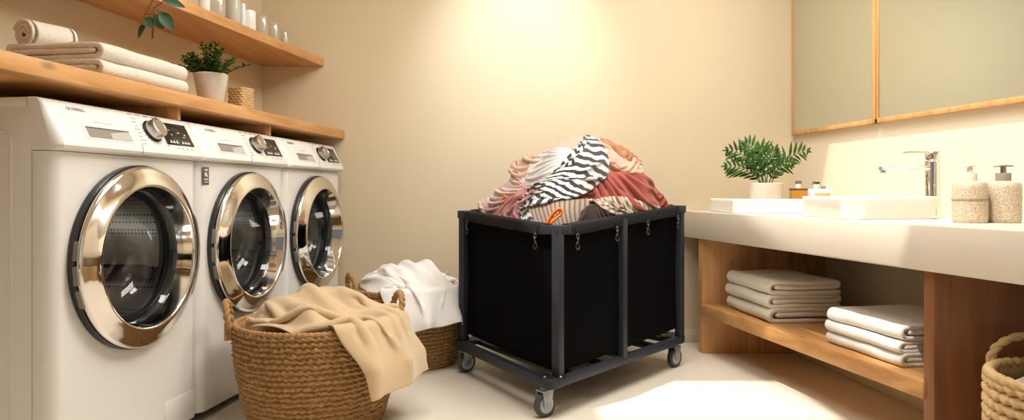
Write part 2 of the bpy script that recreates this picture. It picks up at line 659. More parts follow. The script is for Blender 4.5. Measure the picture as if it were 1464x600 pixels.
    text_part('brand_lettering', 'QUARRELL', .0150, PM(.115, .90, .0006), M_ink, pan)
    # feet
    for (fx, fy) in ((.07, .09), (WW - .07, .09), (.07, WD - .07), (WW - .07, WD - .07)):
        b = MB(); b.lathe([(.022, 0), (.022, .012), (.012, .016), (.012, .042)], 20, M=Matrix.Translation((fx, fy, 0)))
        b.build('foot', M_rubber, r)
    b = MB(); b.box((WW / 2, .075, .024), (WW - .03, .01, .040), .002)  # near-black strip stands in for the shaded gap under the cabinet
    b.build('plinth', M_gapshade, r)
    # drum and bellows inside
    DM = Matrix.Translation((DC[0], 0, DC[1])) @ Matrix.Rotation(PI / 2, 4, 'X')   # local z -> -y (outward)
    b = MB()
    b.lathe([(.240, -.07), (.242, -.09), (.242, -.36), (.235, -.375), (.06, -.385), (.05, -.37), (0, -.37)], 64, M=DM, caps=False)
    drum = b.build('drum', M_drum, r)
    for k in range(3):
        a = math.radians(100 + 120 * k)
        b = MB()
        b.box((0, 0, 0), (.055, .05, .24), .018, 3, M=DM @ Matrix.Rotation(a, 4, 'Z') @ Matrix.Translation((.222, 0, -.22)))
        b.build('paddle', M_rubber, drum)
    b = MB()
    b.lathe([(.268, -.02), (.262, -.028), (.268, -.038), (.258, -.046), (.262, -.056), (.250, -.064), (.232, -.066), (.226, -.076), (.238, -.085), (.27, -.09)], 64, M=DM, caps=False)
    b.build('door_seal', M_rubber, r)
    # door: chrome ring, black backing ring, glass bowl
    b = MB()
    b.lathe([(.280, .022), (.286, .026), (.287, .033), (.283, .038), (.276, .0405), (.262, .0475), (.245, .0550), (.232, .0600), (.2275, .0610), (.2240, .0595), (.2225, .056)], 96, M=DM, caps=False)
    door = b.build('door', M_chrome, r, angle=60)
    b = MB(); b.lathe([(.2225, .056), (.2200, .048), (.2130, .020), (.2080, .004)], 96, M=DM, caps=False)
    b.build('inner_bezel', M_chrome, door, angle=60)
    b = MB(); b.lathe([(.283, .002), (DR, .004), (DR, .020), (.288, .024), (.280, .0235)], 96, M=DM, caps=False)
    b.build('backing_ring', M_black, door)
    b = MB(); b.lathe([(.208, .004), (.204, -.004), (.200, -.002), (.197, -.016), (.192, -.014), (.190, -.03), (.200, -.03)], 96, M=DM, caps=False)
    b.build('glass_rim', M_black, door)
    b = MB(); b.lathe([(.210, .010), (.200, .0), (.190, -.03), (.180, -.065), (.164, -.095), (.13, -.116), (.07, -.126), (0, -.129)], 72, M=DM, caps=False)
    b.build('door_glass', M_doorglass, door, angle=180)
    b = MB()
    pts = []
    for k in range(15):
        a = math.radians(-34 + k * 62 / 14)
        pts.append(DM @ Vector((.2885 * math.cos(a), .2885 * math.sin(a), .030)))
    b.tube(pts, [.0045] + [.0085] * 13 + [.0045], 8)
    b.build('door_handle', M_steel, door)
    b = MB()
    for a0 in (172, 186, 200):
        a = math.radians(a0)
        b.box((0, 0, 0), (.010, .055, .016), .002, M=DM @ Matrix.Rotation(a, 4, 'Z') @ Matrix.Translation((.2865, 0, .026)))
    b.build('hinge', M_ink, door)
    return r


def drum_mat():
    m, t, bs = nt('perforated_steel')
    bs.inputs['Metallic'].default_value = 0.9
    bs.inputs['Roughness'].default_value = 0.3
    tc = t.nodes.new('ShaderNodeTexCoord')
    vo = t.nodes.new('ShaderNodeTexVoronoi')
    vo.inputs['Scale'].default_value = 75
    vo.inputs['Randomness'].default_value = 0.0
    t.links.new(tc.outputs['Object'], vo.inputs['Vector'])
    cr = t.nodes.new('ShaderNodeValToRGB')
    cr.color_ramp.elements[0].position = 0.22
    cr.color_ramp.elements[0].color = (.02, .02, .02, 1)
    cr.color_ramp.elements[1].position = 0.30
    cr.color_ramp.elements[1].color = (.66, .65, .63, 1)
    t.links.new(vo.outputs['Distance'], cr.inputs[0])
    t.links.new(cr.outputs[0], bs.inputs['Base Color'])
    return m


M_drum = drum_mat()
wm = washer_proto()
wlab = ['white washing machine showing its bare side panel, first in the row of three',
        'middle white washing machine with a small dark sticker beside its door',
        'last white washing machine in the row, touching the rear wall']
for k in range(3):
    o = wm if k == 0 else copy_tree(wm)
    y = WY0 + WSTEP * k
    o.location = (-WA + WT * y, y, 0)
    o['label'] = wlab[k]
    o['group'] = 'washing machines in a row'
    if k == 1:
        b = MB(); b.box((.042, -.001, .915), (.040, .003, .066), .001)
        st = b.build('energy_sticker', mat('sticker_grey', (.10, .10, .105), .5), o)
        b = MB()
        for (x, z, sx, sz) in ((.042, .937, .020, .006), (.040, .921, .014, .012), (.046, .915, .010, .008), (.042, .902, .026, .004), (.042, .892, .022, .003)):
            b.box((x, -.0028, z), (sx, .001, sz))
        b.build('sticker_print', M_pale, st)
# ---------------------------------------------------------------- shelves
def xs1(y): return -0.959 + 0.1396 * (y - 3.98)     # lower shelf front edge
def xs2(y): return -1.0786 + 0.187 * (y - 3.98)     # upper shelf front edge


S1T, S1B = 1.208, 1.160
S2T, S2B = 1.618, 1.574
r = root('wall_shelf', (xl(2.6), 2.6, S1B), 'oak shelf board just above the washing machines', 'shelf')
inv = Matrix.Translation(-Vector(r.location))
YS = 1.25
b = MB(); b.prism([(xl(YS) + .001, YS), (xs1(YS), YS), (xs1(YB - .002), YB - .002), (xl(YB) + .001, YB - .002)], S1B, S1T, .003, M=inv)
b.build('shelf_board', M_woody, r)
for k in (1, 2):
    y = WY0 + WSTEP * k - .045
    xf = -WA + WT * y - .045
    b = MB(); b.prism([(xl(y) + .01, y - .012), (xf, y - .012), (xf, y + .012), (xl(y) + .01, y + .012)], 1.1145, S1B, .002, M=inv)
    b.build('divider', M_woodz, r)
b = MB(); b.prism([(xl(YS) + .001, YS), (xs2(YS), YS), (xs2(YB - .002), YB - .002), (xl(YB) + .001, YB - .002)], S2B, S2T, .003)
o = rebase(b.build('wall_shelf', M_woody))
tag(o, 'upper oak shelf carrying glass jars, high on the wall', 'shelf')


# ---------------------------------------------------------------- towels
def ribbon(path, t):
    """closed outline of a cloth strip of thickness t along a 2-D centre line, round ends"""
    n = len(path)
    lf, rt = [], []
    for i in range(n):
        a = path[max(i - 1, 0)]
        c = path[min(i + 1, n - 1)]
        d = Vector((c[0] - a[0], c[1] - a[1])).normalized()
        nn = Vector((-d.y, d.x)) * t / 2
        p = Vector(path[i])
        lf.append(p + nn)
        rt.append(p - nn)
    d0 = (Vector(path[0]) - Vector(path[1])).normalized()
    d1 = (Vector(path[-1]) - Vector(path[-2])).normalized()
    e1 = Vector(path[-1]) + d1 * t * .4
    e0 = Vector(path[0]) + d0 * t * .4
    return lf + [e1] + rt[::-1] + [e0]


def arc(cx_, cz_, r_, a0, a1, n=8, sx=1.0):
    return [(cx_ + r_ * sx * math.cos(math.radians(a0 + (a1 - a0) * k / n)), cz_ + r_ * math.sin(math.radians(a0 + (a1 - a0) * k / n))) for k in range(n + 1)]


def sweep_y(outline, length, seed, nsec=26, amp=.004, puff=.012, M=None, taper=.985, sag=0.0):
    """outline in (x,z), swept along +y with rounded, slightly uneven ends"""
    rows = []
    cx_ = sum(p.x for p in outline) / len(outline)
    zmax = max(p.y for p in outline)
    ys = [0, .004, .012] + [length * (k + 1) / (nsec + 1) for k in range(nsec)] + [length - .012, length - .004, length]
    for q, y in enumerate(ys):
        e = min(y, length - y)
        sc = 1 - (1 - taper) * max(0, 1 - e / puff) ** 2
        row = []
        for i, p in enumerate(outline):
            nv = noise.noise_vector(Vector((p.x * 9 + seed * 3.1, y * 8, p.y * 14 + seed)))
            f = min(1, p.y / .012)
            x = cx_ + (p.x - cx_) * sc + nv.x * amp
            z = p.y * (1 - (1 - sc) * .4) + nv.z * amp * .7 * f
            row.append(Vector((x, y + nv.y * amp * 1.2, z)))
        rows.append(row)
    b = MB()
    n = len(outline)
    b.grid(rows, closed_u=True, M=M)
    return b, n, len(rows)


def capstrip(b, n, nr, M=None):
    """close the two swept ends of a ribbon outline (left side against right side)"""
    half = (n - 2) // 2
    for base in (0, (nr - 1) * n):
        for i in range(half - 1):
            b.f.append((base + i, base + i + 1, base + n - 3 - i, base + n - 2 - i))
            b.m.append(0)
        b.f.append((base + half - 1, base + half, base + half + 1))
        b.f.append((base + n - 2, base + n - 1, base))
        b.m += [0, 0]
    return b


def towel_path(w, h, t, curl=0):
    """centre line of a towel folded over itself; the round fold is at x=0, tail folds at x=w"""
    r1 = (h - t) / 2
    p = []
    if curl == 0:
        p += [(w * .97, t / 2), (w * .6, t / 2), (w * .3, t / 2)]
        p += arc(r1 + t / 2, h / 2, r1, 270, 90, 12)
        p += [(w * .35, h - t / 2), (w * .7, h - t / 2)]
        r2 = (h - 2 * t) / 4 + t * .2
        r2 = max(t * .55, (h - t * 1.6) / 4)
        cx_ = w - r2 - t / 2
        p += arc(cx_, h - t / 2 - r2, r2, 90, -90, 9)
        zz = h - t / 2 - 2 * r2
        p += [(w * .6, zz + .001), (w * .35, zz), (w * .16, zz)]
        p += [(r1 + t * .9, zz + .001)]
    else:
        p += [(w * .98, t / 2), (w * .6, t / 2), (w * .3, t / 2)]
        p += arc(r1 + t / 2, h / 2, r1, 270, 90, 12)
        p += [(w * .3, h - t / 2), (w * .6, h - t / 2), (w * .98, h - t / 2 - .003)]
        p2 = None
    return p


def densify(p, m=.012):
    o = [p[0]]
    for a, c in zip(p, p[1:]):
        d = math.dist(a, c)
        k = max(1, int(d / m))
        for i in range(1, k + 1):
            o.append((a[0] + (c[0] - a[0]) * i / k, a[1] + (c[1] - a[1]) * i / k))
    return o


def folded_towel(w, h, length, t, M, seed, material, name='towel', curl=0, mirror=False, amp=.006):
    out = ribbon(densify(towel_path(w, h, t, curl)), t)
    b, n, nr = sweep_y(out, length, seed, amp=amp)
    capstrip(b, n, nr)
    if curl:
        # inner fold lying between the two outer layers
        hh = h - 2.1 * t
        if hh > t * .9:
            ins = ribbon(densify([(w * .93, h / 2)] + [(w * .5, h / 2), (h * .55, h / 2)]), hh * .95)
            b2, n2, nr2 = sweep_y(ins, length - .006, seed + 5, amp=amp)
            capstrip(b2, n2, nr2)
            b.add([(p[0], p[1] + .003, p[2]) for p in b2.v], b2.f)
    if mirror:
        b.v = [(-p[0], p[1], p[2]) for p in b.v]
    b.v = [tuple(M @ Vector(p)) for p in b.v]
    o = b.build(name, material, angle=180)
    return rebase(o)


def TM(x, y, z, a=0.0):
    return Matrix.Translation((x, y, z)) @ Matrix.Rotation(a, 4, 'Z')


# two folded towels and a rolled one on the lower shelf; the fold faces the room (+x)
a_s = -math.atan(.1396)
ty = 2.115
tx = xs1(ty) - .012
z = S1T
tl = ['folded towel on the lower shelf, the bottom one under the rolled towel', 'folded towel lying on another, right under the rolled towel']
for k in range(2):
    hh = (.050, .054)[k]
    o = folded_towel(.345 - .01 * k, hh, .43, .0165, TM(tx - .003 * k, ty + .004 * k, z, a_s), 11 + k, M_towels, mirror=True)
    tag(o, tl[k], 'towel', 'towels on the lower shelf')
    z += hh - .0015
sp = []
for k in range(74):
    th = math.radians(k * 12)
    rr = .008 + .0330 * (k / 73.0)
    sp.append((rr * math.cos(th) * 1.12, rr * math.sin(th)))
out = ribbon(sp, .0128)
b, n, nr = sweep_y(out, .15, 31, nsec=12, amp=.004)
capstrip(b, n, nr)
b.v = [(p[0], p[1], p[2]) for p in b.v]
mz = min(p[2] for p in b.v)
RM = TM(-1.515, 2.165, z - mz - .002, a_s - .25)
b.v = [tuple(RM @ Vector(p)) for p in b.v]
o = rebase(b.build('rolled_towel', M_towels, angle=180))
tag(o, 'rolled up towel on top of the two folded towels', 'towel')


# ---------------------------------------------------------------- plants
def leaf_pts(L, W, bend=.2, cup=.15, nl=6, tip=1.0):
    """leaf lying along +x, returned as (verts, faces)"""
    vs, fs = [], []
    for i in range(nl + 1):
        s = i / nl
        w_ = W * (math.sin(PI * min(1, s ** .8)) ** .75) * .5 if 0 < i < nl else W * .03
        x = L * s
        z_ = -bend * L * s * s
        vs += [(x, -w_, z_ + cup * w_), (x, 0, z_), (x, w_, z_ + cup * w_)]
    for i in range(nl):
        for q in range(2):
            fs.append((i * 3 + q, i * 3 + q + 1, (i + 1) * 3 + q + 1, (i + 1) * 3 + q))
    return vs, fs


def frame(p, d, up=Vector((0, 0, 1)), roll=0.0, s=1.0):
    d = Vector(d).normalized()
    y = up.cross(d)
    if y.length < 1e-3:
        y = Vector((0, 1, 0))
    y.normalize()
    zz = d.cross(y)
    m = Matrix.Identity(4)
    m.col[0] = (*(d * s), 0)
    m.col[1] = (*(y * s), 0)
    m.col[2] = (*(zz * s), 0)
    m.col[3] = (*p, 1)
    return m @ Matrix.Rotation(roll, 4, 'X')


def pot_profile(r0, r1, h, t):
    return [(0, 0), (r0 * .96, 0), (r0, .004), (r1 * .995, h * .93), (r1, h - .003), (r1 - .003, h), (r1 - t, h), (r1 - t - .002, h - .006), (r0 - t, h * .3), (0, h * .3)]


# leafy plant on the lower shelf
y = 2.80
r = root('potted_plant', (-1.205, y, S1T), 'bushy small leaved plant in a pale concrete pot on the lower shelf', 'potted plant')
b = MB(); b.lathe(pot_profile(.046, .066, .118, .007), 48)
b.build('pot', M_pot, r)
b = MB(); b.lathe([(0, .104), (.056, .102)], 32)
b.build('soil', M_soil, r)
rnd = random.Random(5)
b = MB(); bs = MB()
for k in range(30):
    a = rnd.uniform(0, 2 * PI)
    lean = rnd.uniform(.15, 1.15) if k > 3 else .1
    L = rnd.uniform(.085, .15)
    d = Vector((math.cos(a) * lean * 1.15, math.sin(a) * lean, 1.0)).normalized()
    p0 = Vector((math.cos(a) * .03 * lean, math.sin(a) * .03 * lean, .10))
    pts = [p0 + d * L * s + Vector((0, 0, -.02 * s * s * lean)) + Vector((math.cos(a), math.sin(a), 0)) * .03 * lean * s * s for s in (0, .25, .5, .75, 1)]
    bs.tube(pts, .0016, 5)
    for q in range(26):
        s = .2 + .8 * q / 25
        i = min(3, int(s * 4)); f_ = s * 4 - i
        p = pts[i].lerp(pts[i + 1], f_)
        aa = q * 2.4 + a
        dd = Vector((math.cos(aa), math.sin(aa), rnd.uniform(.15, .9)))
        lf = rnd.uniform(.017, .026) * (1.0 if s < .9 else .75)
        vs, fs = leaf_pts(lf, lf * .62, .15, .25, 4)
        b.add(vs, fs, 1 if rnd.random() < .25 + .25 * s else 0, frame(p, dd))
b.build('foliage', [M_leaf, M_leafy], r, angle=180)
bs.build('stems', M_leaf, r)


# woven pot beside it
def weave_disp(a, z, na, nz, amp):
    rr = z * nz
    k = math.floor(rr)
    ph = (k % 2) * PI
    return amp * (math.cos(a * na + ph) * .6 + math.sin((rr - k) * PI) * .9 - .4)


M_rush = mat('woven_rush', (0.52, 0.335, 0.15), 0.8, 0, 0.35, 45, 0.5, 160)
M_rushd = mat('woven_seagrass', (0.40, 0.225, 0.085), 0.8, 0, 0.42, 40, 0.5, 170)
M_rushl = mat('woven_hyacinth', (0.55, 0.37, 0.175), 0.75, 0, 0.30, 30, 0.5, 170)
rows = []
hb, rb = .100, .047
NA = 120
for j in range(61):
    z_ = hb * j / 60
    row = []
    for i in range(NA):
        a = 2 * PI * i / NA
        sq = 1 / max(abs(math.cos(a)) ** 4 + abs(math.sin(a)) ** 4, 1e-6) ** .25
        rr = rb * sq * .92 + weave_disp(a, z_ / hb, 15, 9, .0022)
        row.append(Vector((rr * math.cos(a), rr * math.sin(a), z_)))
    rows.append(row)
for zz, rf in ((hb, .86), (.03, .82), (.03, .02)):
    rows.append([Vector((p.x * rf, p.y * rf, zz)) for p in rows[60]])
b = MB(); b.grid(rows, closed_u=True)
b.f.append(tuple(range(NA))); b.m.append(0)
o = b.build('woven_pot', M_rush, angle=180)
o.location = (-1.185, 3.06, S1T)
o.rotation_euler = (0, 0, RZ - .2)
tag(o, 'small woven rush pot on the lower shelf beside the potted plant', 'pot')

# ---------------------------------------------------------------- jars on the upper shelf
def jar(px, wpx, toppx, y, style, label):
    x = (px - CX) / F * y
    rr = wpx / F * y / 2
    top = H + (CY - toppx) / F * y
    h = top - S2T
    x = min(x, xs2(y) - rr - .004)
    if style == 'tin':
        r = root('lidded_jar', (x, y, S2T), label, 'jar', group='jars on the upper shelf')
        b = MB(); b.lathe([(0, 0), (rr * .95, 0), (rr, .004), (rr, h * .80), (rr * .97, h * .82), (0, h * .82)], 32)
        b.build('jar_body', M_ceramic, r)
        b = MB(); b.lathe([(0, h * .82), (rr * 1.03, h * .82), (rr * 1.03, h * .97), (rr * .98, h), (0, h)], 32)
        b.build('lid', M_ceramic, r)
    elif style == 'candle':
        r = root('candle', (x, y, S2T), label, 'candle', group='jars on the upper shelf')
        b = MB(); b.lathe([(0, 0), (rr * .97, 0), (rr, .004), (rr, h - .005), (rr * .96, h), (rr * .86, h), (rr * .84, h - .008), (0, h - .010)], 32)
        b.build('wax', M_ceramic, r)
        b = MB(); b.tube([(0, 0, h - .010), (.001, 0, h - .002)], .0012, 6)
        b.build('wick', M_ink, r)
    else:
        r = root('glass_jar', (x, y, S2T), label, 'jar', group='jars on the upper shelf')
        tw = .0025
        if style == 'bottle':
            pr = [(0, 0), (rr * .94, 0), (rr, .005), (rr, h * .55), (rr * .9, h * .66), (rr * .5, h * .74), (rr * .46, h * .9), (rr * .54, h * .91), (rr * .54, h)]
        else:
            pr = [(0, 0), (rr * .92, 0), (rr, .006), (rr, h * .76), (rr * .93, h * .83), (rr * .93, h * .87), (rr * .99, h * .88), (rr * .99, h * .91), (rr * .93, h * .92), (rr * .93, h)]
        inner = [(max(p[0] - tw, 0), max(p[1], tw * 1.6)) for p in pr[::-1]]
        b = MB(); b.lathe(pr + inner, 32)
        b.build('glass', M_clear, r)
        if style == 'filled':
            b = MB(); b.lathe([(0, .004), (rr - .0035, .004), (rr - .0035, h * .62), (0, h * .64)], 32)
            b.build('bath_salt', mat('salt', (.80, .76, .68), .8, 0, .1, 120, .8, 250), r)
        if style == 'bottle':
            b = MB(); b.lathe([(0, h * .93), (rr * .4, h * .93), (rr * .44, h * 1.06), (0, h * 1.07)], 24)
            b.build('stopper', M_pot, r)
    return r


jar(292, 16, -22, 2.98, 'tin', 'white jar first in the row on the upper shelf, cut by the picture edge')
jar(312, 23, -8, 3.06, 'glass', 'squat clear glass jar on the upper shelf left of the tall one')
jar(336, 22, -26, 3.18, 'filled', 'tall glass jar of white salt on the upper shelf')
jar(347, 8, 6, 3.26, 'candle', 'very thin white candle on the upper shelf behind the broad candle')
jar(356, 20, 16, 3.30, 'candle', 'broad white pillar candle on the upper shelf')
jar(375, 17, 23, 3.44, 'glass', 'empty glass jar right next to the broad white candle')
jar(392, 15, 33, 3.58, 'glass', 'clear glass jar between the empty jar and the last jar')
jar(407, 11, 43, 3.72, 'filled', 'narrow glass jar last in the row on the upper shelf')

# ---------------------------------------------------------------- trailing plant on the upper shelf
ty = 2.42
r = root('trailing_plant', (xs2(ty) - .12, ty, S2T), 'trailing plant with dark round leaves hanging over the upper shelf edge', 'potted plant')
rl = Vector(r.location)
b = MB(); b.lathe(pot_profile(.06, .085, .13, .007), 40)
b.build('pot', M_pot, r)
b = MB(); b.lathe([(0, .116), (.072, .114)], 28)
b.build('soil', M_soil, r)
st = MB(); lv = MB()
Yv = 2.44


def vp(px, py, dy=0.0):
    return P(px, py, Yv + dy) - rl


e0 = Vector((.105, 0.0, .155))
stem1 = [Vector((0, 0, .115)), Vector((.06, 0, .17)), e0, Vector((xs2(Yv) + .03 - rl.x, .01, .05)), vp(222, -6), vp(217, 3), vp(211, 14), vp(207, 21), vp(206, 28)]
stem2 = [Vector((0, .01, .115)), Vector((.06, .03, .16)), Vector((.11, .03, .14)), Vector((xs2(Yv) + .035 - rl.x, .02, .04)), vp(240, -4), vp(230, 5), vp(220, 11), vp(219, 14), vp(223, 21), vp(219, 38), vp(218, 55)]
stem3 = [vp(209, 20), vp(216, 20.5), vp(223, 21)]
for s_ in (stem1, stem2, stem3):
    st.tube(s_, .0020, 6)
st.tube([vp(219, 36), vp(218, 55)], .0032, 6)


def vleaf(p0, p1, wpx, tilt, dy=0.0, dy2=.03, mi=0):
    a = vp(*p0, dy)
    c = vp(*p1, dy + dy2)
    L = (c - a).length
    vs, fs = leaf_pts(L, wpx / F * Yv, .12, .22, 10)
    d = (c - a)
    upv = Vector((tilt, -1, .35)).normalized()
    lv.add(vs, fs, mi, frame(a, d, upv))


vleaf((206, 27), (221, 38), 17, .3)
vleaf((208, 38), (194, 53), 18, -.3, -.02)
vleaf((224, 20), (233, 42), 17, .2, .02)
vleaf((227, 18), (249, 42), 20, .9, -.03)
vleaf((230, -3), (265, 9), 13, .1, -.04)
vleaf((238, -8), (232, -30), 14, .1, .0)
for k in range(9):
    a = k * .7 + .3
    vs, fs = leaf_pts(.07, .045, .3, .2, 8)
    lv.add(vs, fs, 0, frame(Vector((.03 * math.cos(a), .03 * math.sin(a), .12 + .03 * (k % 3))), (math.cos(a), math.sin(a), .7)))
st.build('stem', M_stem, r)
sol = lv.build('foliage', M_leafd, r, angle=180)
# ---------------------------------------------------------------- vanity
def xc(y): return 0.957 - 0.185 * (y - 3.87)      # counter front


CT, CB = 0.752, 0.609
YN = 1.30
b = MB(); b.prism([(xc(YN), YN), (xr(YN) - .002, YN), (xr(YB - .002) - .002, YB - .002), (xc(YB - .002), YB - .002)], CB, CT, .006)
o = rebase(b.build('countertop', M_stone))
tag(o, 'thick pale stone counter running along the wall under the mirrors', 'countertop')


def xp(y): return xc(y) + .024                     # panel / shelf front


def xw(y): return 1.50 - 0.10 * (y - 3.7)          # recessed board under the shelf


r = root('vanity_unit', (1.4, 2.95, 0), 'oak vanity base with open shelf holding two stacks of towels', 'vanity')
inv = Matrix.Translation((-1.4, -2.95, 0))
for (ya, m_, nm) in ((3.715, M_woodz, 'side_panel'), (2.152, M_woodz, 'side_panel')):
    yb = ya + .042
    b = MB(); b.prism([(xp(ya), ya), (xr(ya) - .004, ya), (xr(yb) - .004, yb), (xp(yb), yb)], 0.0, CB - .0005, .002, M=inv)
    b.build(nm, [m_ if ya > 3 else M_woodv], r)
ya = 2.195
b = MB(); b.prism([(xp(ya) - .006, ya - .008), (xr(ya) - .004, ya - .008), (xr(3.715) - .004, 3.7145), (xp(3.715) - .006, 3.7145)], .205, .262, .003, M=inv)
b.build('shelf', M_woody, r)
b = MB(); b.prism([(xw(2.196), 2.196), (xw(2.196) + .02, 2.196), (xw(3.714) + .02, 3.714), (xw(3.714), 3.714)], 0, .2045, .002, M=inv)
b.build('plinth', M_wallr, r)

# towel stacks on the vanity shelf (fold towards the room, open end towards the camera)
for (x, y, dx, L, w_, hs, mt, grp, ang, labs) in (
    (1.150, 3.150, 0, .47, .37, (.068, .062, .064), M_towelc, 'cream towels stacked at the far end of the shelf', .10,
     ('bottom towel of the cream stack beside the far vanity panel', 'middle towel of the cream stack beside the far vanity panel', 'top towel of the cream stack beside the far vanity panel')),
    (1.300, 2.345, 0, .42, .40, (.048, .046, .050), M_towel, 'white towels stacked at the near end of the shelf', .16,
     ('bottom towel of the white stack beside the dark vanity panel', 'middle towel of the white stack beside the dark vanity panel', 'top towel of the white stack beside the dark vanity panel'))):
    z = .2625
    for k, hh in enumerate(hs):
        o = folded_towel(w_ - .008 * k, hh, L - .006 * k, .0195 if hh > .055 else .0148, TM(x + (.004, -.003, .002)[k], y + (.0, .006, .002)[k], z, ang), 40 + k + int(x * 10), mt, curl=0, amp=.0065)
        tag(o, labs[k], 'towel', grp)
        z += hh - .0015


# ---------------------------------------------------------------- basin, tray, tap
def rrect(x0, x1, y0, y1, r_, n=8):
    o = []
    for cx_, cy_, a0 in ((x1 - r_, y1 - r_, 0), (x0 + r_, y1 - r_, 90), (x0 + r_, y0 + r_, 180), (x1 - r_, y0 + r_, 270)):
        for k in range(n + 1):
            a = math.radians(a0 + 90 * k / n)
            o.append((cx_ + r_ * math.cos(a), cy_ + r_ * math.sin(a)))
    return o


def vessel(w_, d_, h_, rc, wall, depth, inset=.006):
    rows = []
    for (g, z_) in ((inset + .004, 0), (inset, .003), (.0015, h_ * .8), (0, h_ - .004), (.0015, h_ - .001), (.004, h_), (wall - .004, h_), (wall - .001, h_ - .001), (wall, h_ - .004), (wall + .008, h_ - depth * .7), (wall + .022, h_ - depth * .95), (wall + .045, h_ - depth), (min(w_, d_) / 2 - .03, h_ - depth - .002)):
        rows.append([Vector((p[0], p[1], z_)) for p in rrect(-w_ / 2 + g, w_ / 2 - g, -d_ / 2 + g, d_ / 2 - g, max(rc - g * .6, .012))])
    b = MB(); b.grid(rows, closed_u=True)
    n = len(rows[0])
    b.f.append(tuple(range(n))); b.f.append(tuple(range(len(b.v) - n, len(b.v)))); b.m += [0, 0]
    return b


aw = math.atan(.167)
r = root('basin', (1.418, 2.80, CT), 'white square vessel basin on the counter in front of the tap', 'basin', rz=aw * .55)
b = vessel(.385, .40, .086, .075, .016, .066)
b.build('bowl', M_ceramic, r, angle=50)
b = MB(); b.lathe([(0, .019), (.02, .0195), (.022, .0215), (.012, .0225), (0, .0225)], 24)
b.build('drain', M_chrome, r)
b = MB(); b.v = []
o_ = vessel(.50, .40, .070, .012, .010, .006, .001)
o = o_.build('ceramic_tray', M_ceramic, angle=50)
o.location = (1.323, 3.60, CT)
tag(o, 'low white ceramic tray block on the counter corner under the plant', 'tray')
TZ = CT + .0645

r = root('tap', (1.655, 2.75, CT), 'tall chrome basin mixer tap on the counter beside the basin', 'tap', rz=aw * .5)
b = MB(); b.lathe([(0, 0), (.033, 0), (.033, .004), (.0275, .008), (.0270, .215), (.0270, .222), (.024, .225), (0, .225)], 40)
b.build('column', M_chrome, r)
b = MB()
pts, rad = [], []
for k in range(13):
    s = k / 12
    pts.append((-.012 - .205 * s, 0, .196 - .002 * s + .004 * math.sin(PI * s)))
    rad.append(.0165 - .003 * s)
b.tube(pts, rad, 14, flat=.62)
b.tube([(-.012, 0, .192), (-.022, 0, .165), (-.025, 0, .12)], [.012, .010, .004], 10)
sp_ = b.build('spout', M_chrome, r)
b = MB(); b.lathe([(.010, 0), (.0105, -.014), (.008, -.016), (0, -.016)], 20, M=Matrix.Translation((-.203, 0, .189)) @ Matrix.Rotation(math.radians(14), 4, 'Y'))
b.build('aerator', M_steel, sp_)
b = MB(); b.lathe([(0, .226), (.025, .226), (.0265, .230), (.0265, .255), (.022, .262), (0, .262)], 40)
b.box((-.062, 0, .2575), (.112, .026, .007), .003)
b.build('lever', M_chrome, r)


# ---------------------------------------------------------------- soap bottles
def soap_mat():
    m, t, bs = nt('pebbled_resin')
    tc = t.nodes.new('ShaderNodeTexCoord')
    vo = t.nodes.new('ShaderNodeTexNoise')
    vo.inputs['Scale'].default_value = 230
    vo.inputs['Detail'].default_value = 2
    t.links.new(tc.outputs['Object'], vo.inputs['Vector'])
    cr = t.nodes.new('ShaderNodeValToRGB')
    cr.color_ramp.elements[0].position = .36
    cr.color_ramp.elements[0].color = (.42, .33, .22, 1)
    cr.color_ramp.elements[1].position = .56
    cr.color_ramp.elements[1].color = (.62, .53, .40, 1)
    t.links.new(vo.outputs['Fac'], cr.inputs[0])
    t.links.new(cr.outputs[0], bs.inputs['Base Color'])
    bs.inputs['Roughness'].default_value = .7
    bp = t.nodes.new('ShaderNodeBump')
    bp.inputs['Strength'].default_value = .8
    bp.inputs['Distance'].default_value = .003
    t.links.new(vo.outputs['Fac'], bp.inputs['Height'])
    t.links.new(bp.outputs[0], bs.inputs['Normal'])
    return m


M_soap = soap_mat()
M_cream = mat('cream_plastic', (.74, .66, .54), .5)
M_taupe = mat('taupe_plastic', (.27, .235, .19), .5)


def soap(x, y, mp, label, band, rz, neck_r, head_w):
    r = root('soap_dispenser', (x, y, CT), label, 'soap dispenser', rz, 'soap dispensers on the counter')
    hh, rr = .138, .0515
    b = MB(); b.lathe([(0, 0), (rr * .9, 0), (rr * .97, .004), (rr, .014), (rr, hh - .022), (rr * .97, hh - .010), (rr * .86, hh - .003), (rr * .6, hh), (.02, hh), (.02, hh + .004), (0, hh + .004)], 56)
    bd = b.build('bottle', M_soap, r)
    if band:
        b = MB(); b.lathe([(rr + .0004, hh * .53), (rr + .0012, hh * .535), (rr + .0012, hh * .575), (rr + .0004, hh * .58)], 56, caps=False)
        b.build('band', mat('band_brown', (.33, .24, .14), .8, 0, .4, 150), bd)
    b = MB(); b.lathe([(0, hh), (neck_r, hh), (neck_r, hh + .024), (neck_r * .95, hh + .027), (0, hh + .027)], 32)
    b.build('collar', mp, r)
    b = MB(); b.lathe([(0, hh + .027), (.0085, hh + .027), (.0085, hh + .048), (0, hh + .048)], 20)
    b.tube([(-head_w, 0, hh + .0475), (-head_w * .75, 0, hh + .050), (0, 0, hh + .0515), (head_w * .8, 0, hh + .051), (head_w, 0, hh + .050)], [.006, .010, .013, .011, .007], 14, flat=.32)
    b.build('pump_head', mp, r)
    return r


soap(1.520, 2.322, M_cream, 'beige pebbled soap dispenser with a cream pump and brown band', True, .1, .021, .020)
soap(1.633, 2.325, M_taupe, 'beige pebbled soap dispenser with a dark taupe pump', False, .1, .0225, .032)


